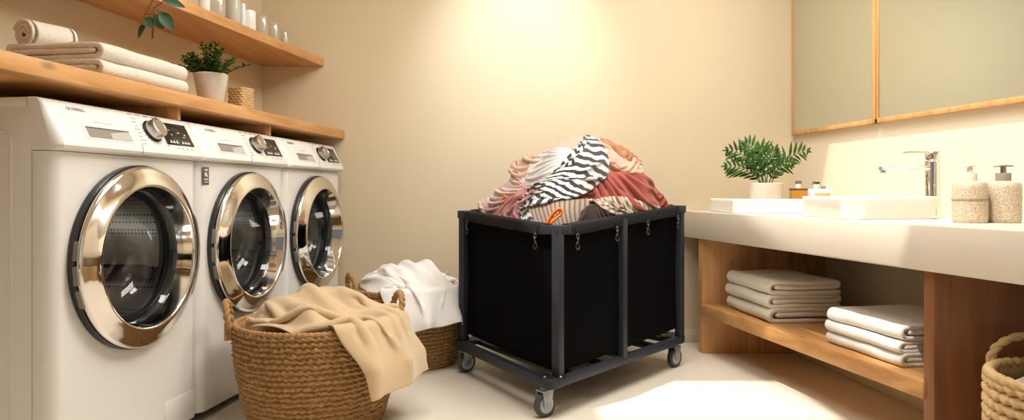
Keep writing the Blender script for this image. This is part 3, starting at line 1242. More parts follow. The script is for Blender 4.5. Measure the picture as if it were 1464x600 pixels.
# ---------------------------------------------------------------- feathery plant
r = root('potted_fern', (1.292, 3.56, TZ), 'feathery green plant in a short grey concrete pot on the white tray', 'potted plant')
b = MB(); b.lathe(pot_profile(.076, .084, .085, .008), 48)
b.build('pot', M_pot, r)
b = MB(); b.lathe([(0, .076), (.074, .074)], 32)
b.build('soil', M_soil, r)
rnd = random.Random(9)
fr = [(-.19, .165, 0), (-.085, .205, 1), (.07, .160, 1), (.215, .160, 0), (-.20, .085, 0), (.15, .10, 1), (-.05, .17, -1), (-.11, .12, -1)]
for (ex, ez, sd) in fr:
    b = MB()
    p0 = Vector((ex * .12, .015 * sd, .074))
    p3 = Vector((ex, .05 * sd + rnd.uniform(-.02, .02), .085 + ez))
    p1 = Vector((ex * .25, .02 * sd, .085 + ez * .55))
    p2 = Vector((ex * .62, .04 * sd, .085 + ez * 1.02))
    pts = []
    for k in range(21):
        s = k / 20
        pts.append(p0 * (1 - s) ** 3 + p1 * 3 * s * (1 - s) ** 2 + p2 * 3 * s * s * (1 - s) + p3 * s ** 3)
    b.tube(pts, [.0028 - .0018 * k / 20 for k in range(21)], 5)
    for k in range(4, 21, 2):
        s = k / 20
        t_ = (pts[min(k + 1, 20)] - pts[k - 1]).normalized()
        side = t_.cross(Vector((0, 1, .15)))
        side.normalize()
        L = .058 * math.sin(PI * min(1, (s - .12) / .92 * .9 + .06)) + .012
        for sg in (-1, 1):
            d = t_ * .75 + side * sg * .9 + Vector((0, rnd.uniform(-.35, .35), rnd.uniform(-.1, .1)))
            vs, fs = leaf_pts(L * rnd.uniform(1.0, 1.3), .0150, .22, .2, 5)
            b.add(vs, fs, 0, frame(pts[k], d, Vector((.1 * sg, -1, .5)).normalized()))
    vs, fs = leaf_pts(.035, .012, .2, .2, 5)
    b.add(vs, fs, 0, frame(pts[20], pts[20] - pts[18], Vector((0, -1, .5)).normalized()))
    b.build('frond', M_leaf, r, angle=180)

# ---------------------------------------------------------------- perfume, soap box, succulent
M_amber = mat('amber_liquid', (.55, .24, .02), .12, 0, .1)
M_amber.node_tree.nodes['Principled BSDF'].inputs['Transmission Weight'].default_value = .35
r = root('perfume_bottle', (1.437, 3.51, TZ), 'square amber perfume bottle with a clear stopper on the tray', 'bottle')
b = MB(); b.box((0, 0, .026), (.076, .05, .048), .006, 3)
b.build('amber_glass', M_amber, r)
b = MB(); b.box((0, 0, .0535), (.080, .053, .010), .004, 3)
b.build('shoulder', mat('smoked_glass', (.10, .055, .02), .1), r)
b = MB(); b.lathe([(0, .058), (.013, .058), (.013, .079), (.011, .081), (0, .081)], 24)
b.build('neck', M_ceramic, r)
b = MB(); b.lathe([(0, .081), (.014, .081), (.016, .088), (.014, .096), (0, .097)], 24)
b.build('stopper', mat('smoked_stopper', (.20, .14, .09), .1, 0.3), r)
r = root('soap_box', (1.552, 3.53, TZ), 'small white soap box with a tan front on the tray', 'soap box')
b = MB(); b.box((0, 0, .0275), (.110, .06, .055), .005, 3)
b.build('box_body', M_ceramic, r)
b = MB(); b.box((0.002, -.0305, .022), (.078, .002, .026), .0008)
b.build('tan_inset', M_rush, r)
r = root('succulent', (1.535, 3.53, TZ + .055), 'tiny green succulent in a white cup on the soap box', 'potted plant')
b = MB(); b.lathe(pot_profile(.011, .0175, .026, .003), 24)
b.build('cup', M_ceramic, r)
b = MB()
for k in range(26):
    a = k * 2.4
    el = .15 + .05 * k
    vs, fs = leaf_pts(.022, .011, .1, .4, 5)
    b.add(vs, fs, 0, frame(Vector((.005 * math.cos(a), .005 * math.sin(a), .022)), (math.cos(a), math.sin(a), el)))
b.build('foliage', M_leafy, r, angle=180)
b = MB(); b.lathe([(0, 0), (.010, .001), (.011, .010), (.005, .018), (0, .02)], 20)
o = b.build('pebble', M_ink)
o.location = (1.572, 3.53, TZ + .055)
tag(o, 'small dark pebble beside the succulent on the soap box', 'pebble')

# ---------------------------------------------------------------- mirrors
M_mirror = mat('soft_mirror', (.68, .72, .65), .32, 1.0, .02)


def xm(y): return 1.588 - .167 * (y - 3.98)


def mirror(y0, y1, label):
    r = root('mirror', (xm((y0 + y1) / 2), (y0 + y1) / 2, 1.175), label, 'mirror', group='mirrors over the counter')
    inv = Matrix.Translation(-Vector(r.location))
    z0, z1 = 1.178, 2.12
    b = MB()
    fw, dp = .022, .030
    e = .0
    b.prism([(xm(y0), y0), (xm(y0) + dp, y0), (xm(y1) + dp, y1), (xm(y1), y1)], z0, z0 + fw, .002, M=inv)
    b.prism([(xm(y0), y0), (xm(y0) + dp, y0), (xm(y1) + dp, y1), (xm(y1), y1)], z1 - fw, z1, .002, M=inv)
    for (ya, yb) in ((y0, y0 + .020), (y1 - .010, y1)):
        b.prism([(xm(ya), ya), (xm(ya) + dp, ya), (xm(yb) + dp, yb), (xm(yb), yb)], z0, z1, .002, M=inv)
    b.build('frame', M_woodz, r)
    b = MB()
    b.prism([(xm(y0) + .006, y0 + .01), (xm(y0) + .012, y0 + .01), (xm(y1) + .012, y1 - .005), (xm(y1) + .006, y1 - .005)], z0 + .01, z1 - .01, M=inv)
    b.build('glass', M_mirror, r)


mirror(3.287, 3.972, 'narrower wood framed mirror on the wall over the plant and perfume')
mirror(2.00, 3.275, 'wide wood framed mirror on the wall over the tap and soap dispensers')
# ---------------------------------------------------------------- woven baskets
def basket(name, loc, r0, r1, h, label, rows_n, amp, material, handles, seed, chunky=False, NA=300, group=None, bulge=.03):
    r = root(name, loc, label, 'basket', group=group)
    per = 7
    NR = rows_n * per
    rows = []

    def rad(z): return r0 + (r1 - r0) * (z / h) ** .8 + bulge * h * math.sin(PI * z / h)
    for j in range(NR + 1):
        s = j / NR
        z = h * s
        q = s * rows_n
        k = math.floor(min(q, rows_n - 1e-6))
        fq = q - k
        row = []
        for i in range(NA):
            a = 2 * PI * i / NA
            nv = noise.noise(Vector((math.cos(a) * 7, math.sin(a) * 7, k * 1.7 + seed)))
            n2 = noise.noise(Vector((math.cos(a) * 22, math.sin(a) * 22, k * 3.1 + seed)))
            if chunky:
                ph = (k % 2) * PI
                d = amp * (abs(math.sin(fq * PI)) ** .6 * (.55 + .6 * abs(math.sin(a * 21 + ph / 2 + nv * 1.1)) ** .7) - .5)
                zz = z + .006 * math.sin(a * 42 + ph) * (1 if 0 < j < NR else 0) * math.sin(fq * PI)
            else:
                tw = math.sin(a * 70 + k * 1.9 + fq * 2.6 + nv * 3)
                d = amp * (abs(math.sin(fq * PI)) ** .7 + .30 * tw * math.sin(fq * PI) + .50 * n2 - .5)
                zz = z + .0065 * nv * (1 if 0 < j < NR else 0) + .0032 * tw * (1 if 0 < j < NR else 0)
            rr = rad(z) + d
            row.append(Vector((rr * math.cos(a), rr * math.sin(a), zz)))
        rows.append(row)
    t = .014
    for j in range(0, 13):
        z = h * (1 - j / 12 * .97)
        rows.append([Vector(((rad(z) - t) * math.cos(2 * PI * i / NA), (rad(z) - t) * math.sin(2 * PI * i / NA), z)) for i in range(NA)])
    b = MB(); b.grid(rows, closed_u=True)
    b.f.append(tuple(range(NA))); b.f.append(tuple(range(len(b.v) - NA, len(b.v)))); b.m += [0, 0]
    b.build('basket_body', material, r, angle=180)
    # bound rim
    b = MB()
    pts, rr_ = [], []
    nrim = 360 if not chunky else 300
    for i in range(nrim):
        a = 2 * PI * i / nrim
        pts.append(((rad(h) - t * .3) * math.cos(a), (rad(h) - t * .3) * math.sin(a), h + .002))
        rr_.append((.0095 if not chunky else .014) * (1 + .16 * math.sin(a * (90 if not chunky else 44))))
    b.tube(pts, rr_, 8, closed=True)
    b.build('rim', material, r, angle=180)
    for (ad, hw, hh, lean) in handles:
        a = math.radians(ad)
        b = MB()
        pts, rr_ = [], []
        n = 46
        for k in range(n + 1):
            th = PI * k / n
            off = hw * math.cos(th)
            up = hh * math.sin(th) ** .75
            rad_ = rad(h) + .012 + lean * math.sin(th)
            tang = Vector((-math.sin(a), math.cos(a), 0))
            rd = Vector((math.cos(a), math.sin(a), 0))
            zz = h + up - (.045 if k in (0, n) else 0)
            pts.append(rd * rad_ + tang * off + Vector((0, 0, zz)))
        base0 = pts[0].copy(); base1 = pts[-1].copy()
        for (rope, ph0) in ((0, 0), (1, PI)):
            q = []
            for k, p in enumerate(pts):
                ph = ph0 + k * .62
                nrm = Vector((math.cos(a), math.sin(a), 0))
                q.append(p + nrm * .006 * math.cos(ph) + Vector((0, 0, 1)).lerp(Vector((-math.sin(a), math.cos(a), 0)), abs(math.cos(PI * k / n))) * .006 * math.sin(ph))
            b.tube(q, .0085, 7)
        b.build('handle', material, r, angle=180)
    return r, rad


BK1 = (-.738, 2.66)
bk1, rad1 = basket('laundry_basket', (*BK1, 0), .238, .300, .366, 'round woven basket holding the beige blanket, in front of the washing machines', 19, .0125, M_rushd,
                   ((197, .055, .085, .012), (28, .055, .085, .012)), 3)
BK2 = (-.520, 3.56)
bk2, rad2 = basket('laundry_basket', (*BK2, 0), .235, .292, .372, 'woven basket full of white sheets, between blanket basket and black cart', 20, .0115, M_rushd,
                   ((212, .055, .085, .010), (20, .055, .085, .010)), 8)
BK3 = (1.490, 1.80)
bk3, rad3 = basket('storage_basket', (*BK3, 0), .20, .222, .362, 'chunky woven basket with an arched handle beside the dark vanity panel', 13, .020, M_rushl,
                   ((89, .10, .078, -.02), (280, .10, .02, -.02)), 5, chunky=True, bulge=.02)

# ---------------------------------------------------------------- laundry cart
Fc, Lc, Rc, Bc = Vector((.137, 2.592)), Vector((-.288, 3.36)), Vector((.872, 3.47)), Vector((.46, 3.925))
r = cart = root('laundry_cart', (.30, 3.30, 0), 'black laundry cart on grey casters, heaped with clothes', 'laundry cart')
inv = Matrix.Translation((-.30, -3.30, 0))


def v3(p, z): return Vector((p.x, p.y, z))


RZc = .132
cent = (Fc + Lc + Rc + Bc) / 4


def inset(p, d):
    return p + (cent - p).normalized() * d


def rounded_loop(pts, rad, n=6):
    out = []
    k = len(pts)
    for i in range(k):
        p, a, c = pts[i], pts[i - 1], pts[(i + 1) % k]
        d0, d1 = (a - p).normalized(), (c - p).normalized()
        s0, s1 = p + d0 * rad, p + d1 * rad
        for q in range(n + 1):
            t = q / n
            out.append(s0 * (1 - t) ** 2 + p * 2 * t * (1 - t) + s1 * t * t)
    return out


# bottom ring (square tube) and deck slats
lo = rounded_loop([Fc, Rc, Bc, Lc], .05)
li = rounded_loop([inset(p, .052) for p in (Fc, Rc, Bc, Lc)], .03)
b = MB()
rows = []
for (lp, z, e) in ((lo, RZc - .018, .003), (lo, RZc - .014, 0), (lo, RZc + .013, 0), (lo, RZc + .018, .004), (li, RZc + .018, -.003), (li, RZc + .014, 0), (li, RZc - .018, 0)):
    rows.append([v3(p + (cent - p).normalized() * e, z) for p in lp])
rows.append(rows[0])
b.grid(rows, closed_u=True, M=inv)
b.build('base_frame', M_slate, r, angle=40)
for (t0, t1) in ((.105, .165), (.30, .36), (.485, .56), (.70, .76), (.86, .90)):
    a0, a1 = Fc.lerp(Rc, t0), Fc.lerp(Rc, t1)
    c0, c1 = Lc.lerp(Bc, t0), Lc.lerp(Bc, t1)
    q = [a0.lerp(c0, .03), a1.lerp(c1, .03), c1.lerp(a1, .03), c0.lerp(a0, .03)]
    b = MB(); b.prism([(p.x, p.y) for p in q], RZc - .004, RZc + .014, .002, M=inv)
    b.build('deck_slat', M_blackmetal, r)
# corner plates with bolts
for p in (Fc, Lc, Rc, Bc):
    c = inset(p, .085)
    b = MB()
    b.prism([(q.x, q.y) for q in rounded_loop([c + Vector((-.055, -.04)), c + Vector((.055, -.04)), c + Vector((.055, .04)), c + Vector((-.055, .04))], .02, 4)], RZc + .0145, RZc + .0185, M=inv)
    for (dx, dy) in ((-.03, -.02), (.03, -.02), (0, .02)):
        b.lathe([(.006, 0), (.006, .005), (.003, .007), (0, .007)], 10, M=inv @ Matrix.Translation((c.x + dx, c.y + dy, RZc + .018)), mi=1)
    b.build('corner_plate', [M_blackmetal, M_steel], r)
# posts
Fp, Lp, Rp, Bp = Vector((.176, 2.680)), Vector((-.230, 3.335)), Vector((.822, 3.43)), Vector((.455, 3.845))
TZs = {0: .732, 1: .772, 2: .795, 3: .820}
posts = [Fp, Lp, Rp, Bp]
ang_f = math.atan2((Rp - Fp).y, (Rp - Fp).x)
ang_l = math.atan2((Fp - Lp).y, (Fp - Lp).x)


def post(p, zt, ang, w0=.036):
    b = MB()
    b.box((p.x, p.y, (RZc + zt) / 2 + .005), (w0, w0, zt - RZc - .01), .004, M=inv, rot=Matrix.Rotation(ang, 4, 'Z'))
    return b.build('post', M_slate, r)


for k, p in enumerate(posts):
    post(p, TZs[k] - .02, ang_f)
MR = Fp.lerp(Rp, .455)
ML = Lp.lerp(Bp, .5)
post(MR + Vector((.006, -.006)), .732 + (.795 - .732) * .455 - .02, ang_f, .034)
post(ML, .77, ang_f, .034)
# top rails in black sleeves, corner caps
def rail(p, q, zp, zq, e0, e1):
    d = (q - p).normalized()
    a, c = p + d * e0, q - d * e1
    L = (q - p).length
    za = zp + (zq - zp) * e0 / L
    zc_ = zp + (zq - zp) * (1 - e1 / L)
    nrm = Vector((d.y, -d.x))
    rows = []
    prof = [(.020, -.024), (.022, -.018), (.022, .014), (.017, .021), (0, .023), (-.017, .021), (-.022, .014), (-.022, -.018), (-.020, -.024)]
    n = 24
    for k in range(n + 1):
        t = k / n
        pt = a.lerp(c, t)
        z = za + (zc_ - za) * t
        wv = .0012 * math.sin(t * 23 + p.x * 9) + .0008 * math.sin(t * 57)
        rows.append([v3(pt + nrm * (x + wv), z + y + (wv if y < -.02 else 0)) for x, y in prof])
    b = MB(); b.grid(rows, closed_u=True, M=inv)
    m = len(prof)
    b.f.append(tuple(range(m))); b.f.append(tuple(range(len(b.v) - m, len(b.v)))); b.m += [0, 0]
    b.build('sleeve_rail', M_sleeve, r, angle=50)


ZR = {k: TZs[k] - .026 for k in TZs}
rail(Lp, Fp, ZR[1], ZR[0], .045, .060)
rail(Fp, Rp, ZR[0], ZR[2], .045, .030)
rail(Rp, Bp, ZR[2], ZR[3], .05, .05)
rail(Bp, Lp, ZR[3], ZR[1], .05, .05)
for k, (p, nb1, nb2) in enumerate(((Fp, Lp, Rp), (Lp, Bp, Fp), (Rp, Fp, Bp), (Bp, Rp, Lp))):
    d1, d2 = (nb1 - p).normalized(), (nb2 - p).normalized()
    o_ = -(d1 + d2) * .026
    s1, s2 = (.085, .055) if k == 0 else (.05, .05)
    n1, n2 = Vector((-d1.y, d1.x)), Vector((-d2.y, d2.x))
    if n1.dot(d2) > 0: n1 = -n1
    if n2.dot(d1) > 0: n2 = -n2
    poly = [p + n1 * .026 + d1 * s1, p - n1 * .026 + d1 * s1, p - n1 * .026 - n2 * .026 + (d1 + d2) * .012, p - n2 * .026 + d2 * s2, p + n2 * .026 + d2 * s2, p + (n1 + n2) * .022]
    ar = sum(poly[i - 1].x * poly[i].y - poly[i].x * poly[i - 1].y for i in range(6))
    if ar < 0: poly = poly[::-1]
    dzx = [ZR[k] for _ in poly]
    b = MB(); b.prism([(q.x, q.y) for q in poly], ZR[k] - .015, ZR[k] + .021, .004, M=inv)
    b.build('corner_cap', M_slate, r)


# canvas bag hung from the rails
def bag_corner(k, f):
    p = posts[k]
    ins = .010
    zt = ZR[k] - .012
    zb = (.160, .185, .192, .205)[k]
    q = p + (cent - p).normalized() * (ins + .012 * math.sin(PI * f))
    return v3(q, zb + (zt - zb) * f)


b = MB()
rows = []
NB = 40
for j in range(NB + 1):
    f = j / NB
    row = []
    for (k0, k1) in ((0, 2), (2, 3), (3, 1), (1, 0)):
        a, c = bag_corner(k0, f), bag_corner(k1, f)
        d = (c - a)
        nrm = Vector((d.y, -d.x, 0)).normalized()
        for i in range(36):
            t = i / 36
            env = math.sin(PI * t) * (.35 + .65 * math.sin(PI * min(1, f * 1.0)))
            nv = noise.noise(Vector((t * 5 + k0 * 7, f * 2.2, k1 * 3.0)))
            bul = .010 * env + .005 * nv * math.sin(PI * t)
            if j > NB - 6:
                bul += .004 * math.sin(t * 40) * math.sin(PI * t) * (j - NB + 6) / 6
            p = a.lerp(c, t) + nrm * bul
            # rounded corners
            row.append(p)
    rows.append(row)
b.grid(rows, closed_u=True, M=inv)
n = len(rows[0])
b.f.append(tuple(range(n)));  b.m.append(0)
bag = b.build('canvas_bag', M_bag, r, angle=60)
so = bag.modifiers.new('thick', 'SOLIDIFY'); so.thickness = .006; so.offset = -1
# chrome hooks holding the bag
M_hook = mat('dark_chrome', (.12, .12, .12), .3, 1.0)


def hook(pa, pb, za, zb_, t, side):
    p = pa.lerp(pb, t)
    d = (pb - pa).normalized()
    nrm = Vector((d.y, -d.x))
    if (cent - p).dot(nrm) > 0: nrm = -nrm
    z = za + (zb_ - za) * t - .026
    o3 = v3(p + nrm * .026, z)
    D3 = Vector((d.x, d.y, 0)); N3 = Vector((nrm.x, nrm.y, 0)); U = Vector((0, 0, 1))
    b = MB()
    pts = []
    for k in range(19):                       # ring
        a = PI * (.5 + 2 * k / 18)
        pts.append(o3 + D3 * .009 * math.cos(a) + U * (.009 * math.sin(a) - .004))
    b.tube(pts, .0022, 6, M=inv)
    b.tube([o3 + U * -.011, o3 + U * -.026 + N3 * .002], .0034, 7, M=inv)
    pts = [o3 + U * -.024 + D3 * side * .0, o3 + U * -.032 + D3 * side * .008, o3 + U * -.046 + D3 * side * .012, o3 + U * -.056 + D3 * side * .004, o3 + U * -.055 - D3 * side * .007, o3 + U * -.046 - D3 * side * .012]
    b.tube(pts, .0024, 6, M=inv)
    b.tube([o3 + U * -.030 + N3 * .002, o3 + U * -.046 - D3 * side * .010 + N3 * .001], .0018, 6, M=inv)
    b.build('hook', M_hook, r, angle=180)
    b = MB()
    b.box((0, 0, 0), (.020, .006, .030), .002, M=inv @ Matrix.Translation(o3 + U * .010 - N3 * .002) @ Matrix.Rotation(math.atan2(d.y, d.x), 4, 'Z'))
    b.build('strap', M_sleeve, r)


hook(Lp, Fp, ZR[1], ZR[0], .10, 1)
hook(Lp, Fp, ZR[1], ZR[0], .845, 1)
hook(Fp, Rp, ZR[0], ZR[2], .095, -1)
hook(Fp, Rp, ZR[0], ZR[2], .385, -1)
hook(Fp, Rp, ZR[0], ZR[2], .645, -1)
hook(Fp, Rp, ZR[0], ZR[2], .935, -1)
hook(Bp, Lp, ZR[3], ZR[1], .3, 1)
hook(Bp, Rp, ZR[3], ZR[2], .5, 1)


# casters
def caster(p, ang):
    cr_ = .0475
    c = bpy.data.objects.new('caster', None)
    COL.objects.link(c)
    c.parent = r
    c.location = (p.x - .30, p.y - 3.30, 0)
    c.rotation_euler = (0, 0, ang)
    c.empty_display_size = .03
    Rm = Matrix.Translation((0, 0, cr_)) @ Matrix.Rotation(PI / 2, 4, 'Y')     # wheel axis along local x
    b = MB(); b.lathe([(.033, -.013), (.040, -.0155), (.0455, -.012), (cr_, -.005), (cr_, .005), (.0455, .012), (.040, .0155), (.033, .013)], 40, M=Rm, closed=True)
    b.build('tyre', M_tyre, c)
    b = MB(); b.lathe([(0, -.0135), (.012, -.0145), (.014, -.011), (.030, -.012), (.0345, -.0135), (.0345, .0135), (.030, .012), (.014, .011), (.012, .0145), (0, .0135)], 40, M=Rm)
    b.build('hub', M_hub, c)
    b = MB()
    for s in (-1, 1):
        b.prism([(-.016, cr_ - .012), (.016, cr_ - .012), (.026, .100), (-.026, .100)], -.0015, .0015, .0008, M=Matrix.Translation((s * .0195, .0, 0)) @ Matrix.Rotation(PI / 2, 4, 'Z') @ Matrix.Rotation(PI / 2, 4, 'X'))
    b.box((0, 0, .101), (.044, .056, .006), .002)
    b.lathe([(.018, .103), (.018, .114), (0, .114)], 20)
    b.lathe([(0, -.023), (.007, -.023), (.007, .023), (0, .023)], 14, M=Rm)
    b.build('fork', M_hubf, c)
    return c


M_hubf = mat('zinc_fork', (.34, .36, .40), .35, .6)
caster(Vector((.125, 2.665)), math.radians(-52))
caster(Vector((-.218, 3.325)), math.radians(-52))
caster(Vector((.795, 3.425)), math.radians(-46))
caster(Vector((.455, 3.845)), math.radians(-52))
# ---------------------------------------------------------------- clothes heaped in the cart
PC = Vector((.315, 3.30))                       # middle of the heap
_kite = [Vector((.176, 2.70)), Vector((.80, 3.41)), Vector((.45, 3.82)), Vector((-.20, 3.33))]
_edges = []
for i in range(4):
    a, c = _kite[i], _kite[(i + 1) % 4]
    d = (c - a).normalized()
    nrm = Vector((d.y, -d.x))
    _edges.append((nrm.x, nrm.y, nrm.dot(a - PC) * .93))
PZ0, PZ1 = .70, 1.105


def pile_f(X, Y, Z):
    s = 0.0
    for nx, ny, dd in _edges:
        q = (nx * (X - PC.x) + ny * (Y - PC.y)) / dd
        if q > 0:
            s += q ** 5
    rr = s ** .2
    t = max(0.0, (Z - PZ0) / (PZ1 - PZ0))
    # the crest leans towards the left end
    return (rr * 1.02) ** 2 + t ** 2.0


def pile_hit(px, py):
    kx, kz = (px - CX) / F, (CY - py) / F
    best, by = 9, 3.3
    prev = None
    for i in range(64):
        Y = 2.66 + i * .0125
        f = pile_f(kx * Y, Y, H + kz * Y)
        if f < best:
            best, by = f, Y
        if f < 1:
            return Y
    return by


def crm(P_, t):
    n = len(P_) - 1
    s = min(max(t, 0), 1) * n
    i = min(int(s), n - 1)
    f = s - i
    p1, p2 = P_[i], P_[i + 1]
    p0 = P_[i - 1] if i > 0 else p1 * 2 - p2
    p3 = P_[i + 2] if i + 2 <= n else p2 * 2 - p1
    return .5 * ((2 * p1) + (p2 - p0) * f + (2 * p0 - 5 * p1 + 4 * p2 - p3) * f * f + (3 * p1 - p0 - 3 * p2 + p3) * f ** 3)


def zc(p):      # coordinates read off an enlarged view -> photo pixels
    return np.array([640 + p[0] / 3.5306, 180 + p[1] / 3.5294])


def sst(x):
    x = min(max(x, 0), 1)
    return x * x * (3 - 2 * x)


# ---------------------------------------------------------------- draped cloths: a small particle-cloth solver
def solve(X, rest_u, rest_v, collide, steps, pinned=None, iters=14, damp=.985, bend=.25, g=9.8, fric=.35, vmax=2.0, grip=1.0):
    """X: nv x nu x 3 particles; rest_u (nv, nu-1) and rest_v (nv-1, nu) rest lengths; collide(Q) -> Q, hit"""
    nv, nu = X.shape[:2]
    X = X.copy()
    V = np.zeros_like(X)
    cons = []
    av, au = np.arange(nv), np.arange(nu)
    for par in (0, 1):
        ia = np.arange(par, nu - 1, 2)
        cons.append((np.ix_(av, ia), np.ix_(av, ia + 1), rest_u[:, ia][..., None], 1.0))
        ja = np.arange(par, nv - 1, 2)
        cons.append((np.ix_(ja, au), np.ix_(ja + 1, au), rest_v[ja][..., None], 1.0))
        ja = np.arange(nv - 1)
        ru = .5 * (rest_u[:-1] + rest_u[1:])[:, ia]
        rv = .5 * (rest_v[:, :-1] + rest_v[:, 1:])[:, ia]
        dg = np.sqrt(ru ** 2 + rv ** 2)[..., None]
        cons.append((np.ix_(ja, ia), np.ix_(ja + 1, ia + 1), dg, .5))
        cons.append((np.ix_(ja + 1, ia), np.ix_(ja, ia + 1), dg, .5))
    for ph in range(4):
        ia = np.arange(ph, nu - 2, 4)
        cons.append((np.ix_(av, ia), np.ix_(av, ia + 2), (rest_u[:, ia] + rest_u[:, ia + 1])[..., None], bend))
        ja = np.arange(ph, nv - 2, 4)
        cons.append((np.ix_(ja, au), np.ix_(ja + 2, au), (rest_v[ja] + rest_v[ja + 1])[..., None], bend))
    dt = 1 / 90.0
    X0 = X.copy()
    for s_ in range(steps):
        V[:, :, 2] -= g * dt
        V *= damp
        vm = np.linalg.norm(V, axis=2, keepdims=True)
        V *= np.minimum(1, vmax / (vm + 1e-9))
        Q = X + V * dt
        if pinned is not None:
            Q[pinned] = X0[pinned]
        hit = None
        for it in range(iters):
            for (A, B, L, k) in cons:
                a, c = Q[A], Q[B]
                d = c - a
                l = np.linalg.norm(d, axis=2, keepdims=True) + 1e-9
                cor = d * ((l - L) / l * .5 * k)
                Q[A] = a + cor
                Q[B] = c - cor
            if it % 3 == 2 or it == iters - 1:
                Q, hit = collide(Q)
            if pinned is not None:
                Q[pinned] = X0[pinned]
        if grip < 1:
            Q[..., :2] = np.where(hit[..., None], X[..., :2] + (Q[..., :2] - X[..., :2]) * grip, Q[..., :2])
        V = (Q - X) / dt
        V[hit] *= fric
        X = Q
    return X


def drape(nu, nv, size_u, size_v, init, collide, steps, iters=14, bend=.25, fric=.35, grip=1.0, fu=None, fv=None):
    X = np.zeros((nv, nu, 3))
    for j in range(nv):
        for i in range(nu):
            X[j, i] = init(i / (nu - 1), j / (nv - 1))
    ru = np.full((nv, nu - 1), size_u / (nu - 1))
    rv = np.full((nv - 1, nu), size_v / (nv - 1))
    if fu is not None:
        ru = ru * fu[None, :-1]
        rv = rv * fv[None, :]
    return solve(X, ru, rv, collide, steps, None, iters, bend=bend, fric=fric, grip=grip)


def pile_f_np(Q):
    s = np.zeros(Q.shape[:2])
    for nx, ny, dd in _edges:
        q = np.maximum((nx * (Q[..., 0] - PC.x) + ny * (Q[..., 1] - PC.y)) / dd, 0)
        s = s + q ** 5
    rr = np.maximum(s, 1e-9) ** .2
    t = np.maximum((Q[..., 2] - PZ0) / (PZ1 - PZ0), 0)
    return (rr * 1.02) ** 2 + t ** 2


def pile_collider(off, top=.045):
    def col(Q):
        f = pile_f_np(Q)
        e = .004
        G = np.stack([(pile_f_np(Q + np.array(d) * e) - f) / e for d in ((1, 0, 0), (0, 1, 0), (0, 0, 1))], -1)
        gn = np.linalg.norm(G, axis=2) + 1e-6
        dist = (f - 1) / gn
        k = dist < off
        Q = np.where(k[..., None], Q + G / gn[..., None] * np.clip(off - dist, 0, .03)[..., None], Q)
        far = dist > off + top
        Q = np.where(far[..., None], Q - G / gn[..., None] * np.clip(dist - off - top, 0, .03)[..., None], Q)
        return Q, k
    return col


def garment(name, ctrl, material, label, base=.012, folds=4, amp=.010, warp=.5, across='v', seed=0, nu=70, nv=44, edge=.10, tuck=.02, back=0.0, ribs=0, ribamp=.0, cat='garment', thick=.004, fine=.0015, slack=(1.10, 1.22), bendk=.30, rough=1.0):
    """ctrl: rows (v) of points (u), enlarged-view coordinates; the cloth lies on the heap there with raised folds"""
    C_ = [[zc(p) for p in row] for row in ctrl]
    pts = np.zeros((nv, nu, 3))
    for j in range(nv):
        cols = None
        v = j / (nv - 1)
        m = len(C_[0])
        line = [crm([row[k] for row in C_], v) for k in range(m)]
        for i in range(nu):
            q = crm(line, i / (nu - 1))
            pts[j, i] = (q[0], q[1], pile_hit(q[0], q[1]))
    Y = pts[:, :, 2]
    for _ in range(14):                           # even out the depth
        Yp = np.pad(Y, 1, mode='edge')
        Y = (Yp[:-2, 1:-1] + Yp[2:, 1:-1] + Yp[1:-1, :-2] + Yp[1:-1, 2:] + 2 * Yp[1:-1, 1:-1]) / 6
    W = np.stack([(pts[:, :, 0] - CX) / F * Y, Y, H + (CY - pts[:, :, 1]) / F * Y], -1)
    du = np.gradient(W, axis=1)
    dv = np.gradient(W, axis=0)
    N = np.cross(du, dv)
    N /= np.linalg.norm(N, axis=2, keepdims=True) + 1e-9
    flip = np.sign((N * (np.array([0, 0, H + .25]) - W)).sum(2).mean())
    N *= flip
    N = N * .50 + np.array([0, -.75, .05])
    N /= np.linalg.norm(N, axis=2, keepdims=True) + 1e-9
    D = np.zeros((nv, nu))
    for j in range(nv):
        for i in range(nu):
            u, v = i / (nu - 1), j / (nv - 1)
            c, al = (v, u) if across == 'v' else (u, v)
            nz = noise.noise(Vector((al * 2.2 + seed * 1.7, c * 1.6, seed * .37)))
            n2 = noise.noise(Vector((u * 7 + seed, v * 7, 3.3 + seed)))
            ridge = (.5 + .5 * math.cos(2 * PI * (folds * c + warp * nz * 1.6 + .25 * al))) ** .75
            e = min(u, 1 - u, v * .8, (1 - v) * .8)
            ed = sst(e / edge)
            n3 = noise.noise(Vector((u * 15 + seed * 2.1, v * 13, 7.7 + seed)))
            D[j, i] = (base + amp * ridge + amp * .9 * n2 * rough + .006 * n3 * rough) * ed - tuck * (1 - ed)
    W0 = W
    W = W0 + N * (D + .0)[..., None]
    su_, sv_ = (slack[0], slack[1])
    ru = np.linalg.norm(W0[:, 1:] - W0[:, :-1], axis=2) * su_
    rv = np.linalg.norm(W0[1:] - W0[:-1], axis=2) * sv_
    for _ in range(3):
        ru = (np.roll(ru, 1, 1) + ru + np.roll(ru, -1, 1)) / 3
    pinned = np.zeros((nv, nu), bool)
    pinned[0, :] = pinned[-1, :] = True
    pinned[:, 0] = pinned[:, -1] = True
    X = solve(W, ru, rv, pile_collider(base * .3, base + amp * 1.6 + .014), 26, pinned, 10, bend=bendk, g=1.6, fric=.2, vmax=.8, grip=.5)
    rows = [[Vector(X[j, i]) for i in range(nu)] for j in range(nv)]
    uv = [(i / (nu - 1), j / (nv - 1)) for j in range(nv) for i in range(nu)]
    b = MB(); b.grid(rows)
    o = b.build(name, material, angle=180, uv=uv)
    sm = o.modifiers.new('thick', 'SOLIDIFY'); sm.thickness = thick; sm.offset = -1
    ss = o.modifiers.new('smooth', 'SUBSURF'); ss.levels = 1; ss.render_levels = 1
    rebase(o)
    tag(o, label, cat, 'clothes heaped in the laundry cart')
    return o


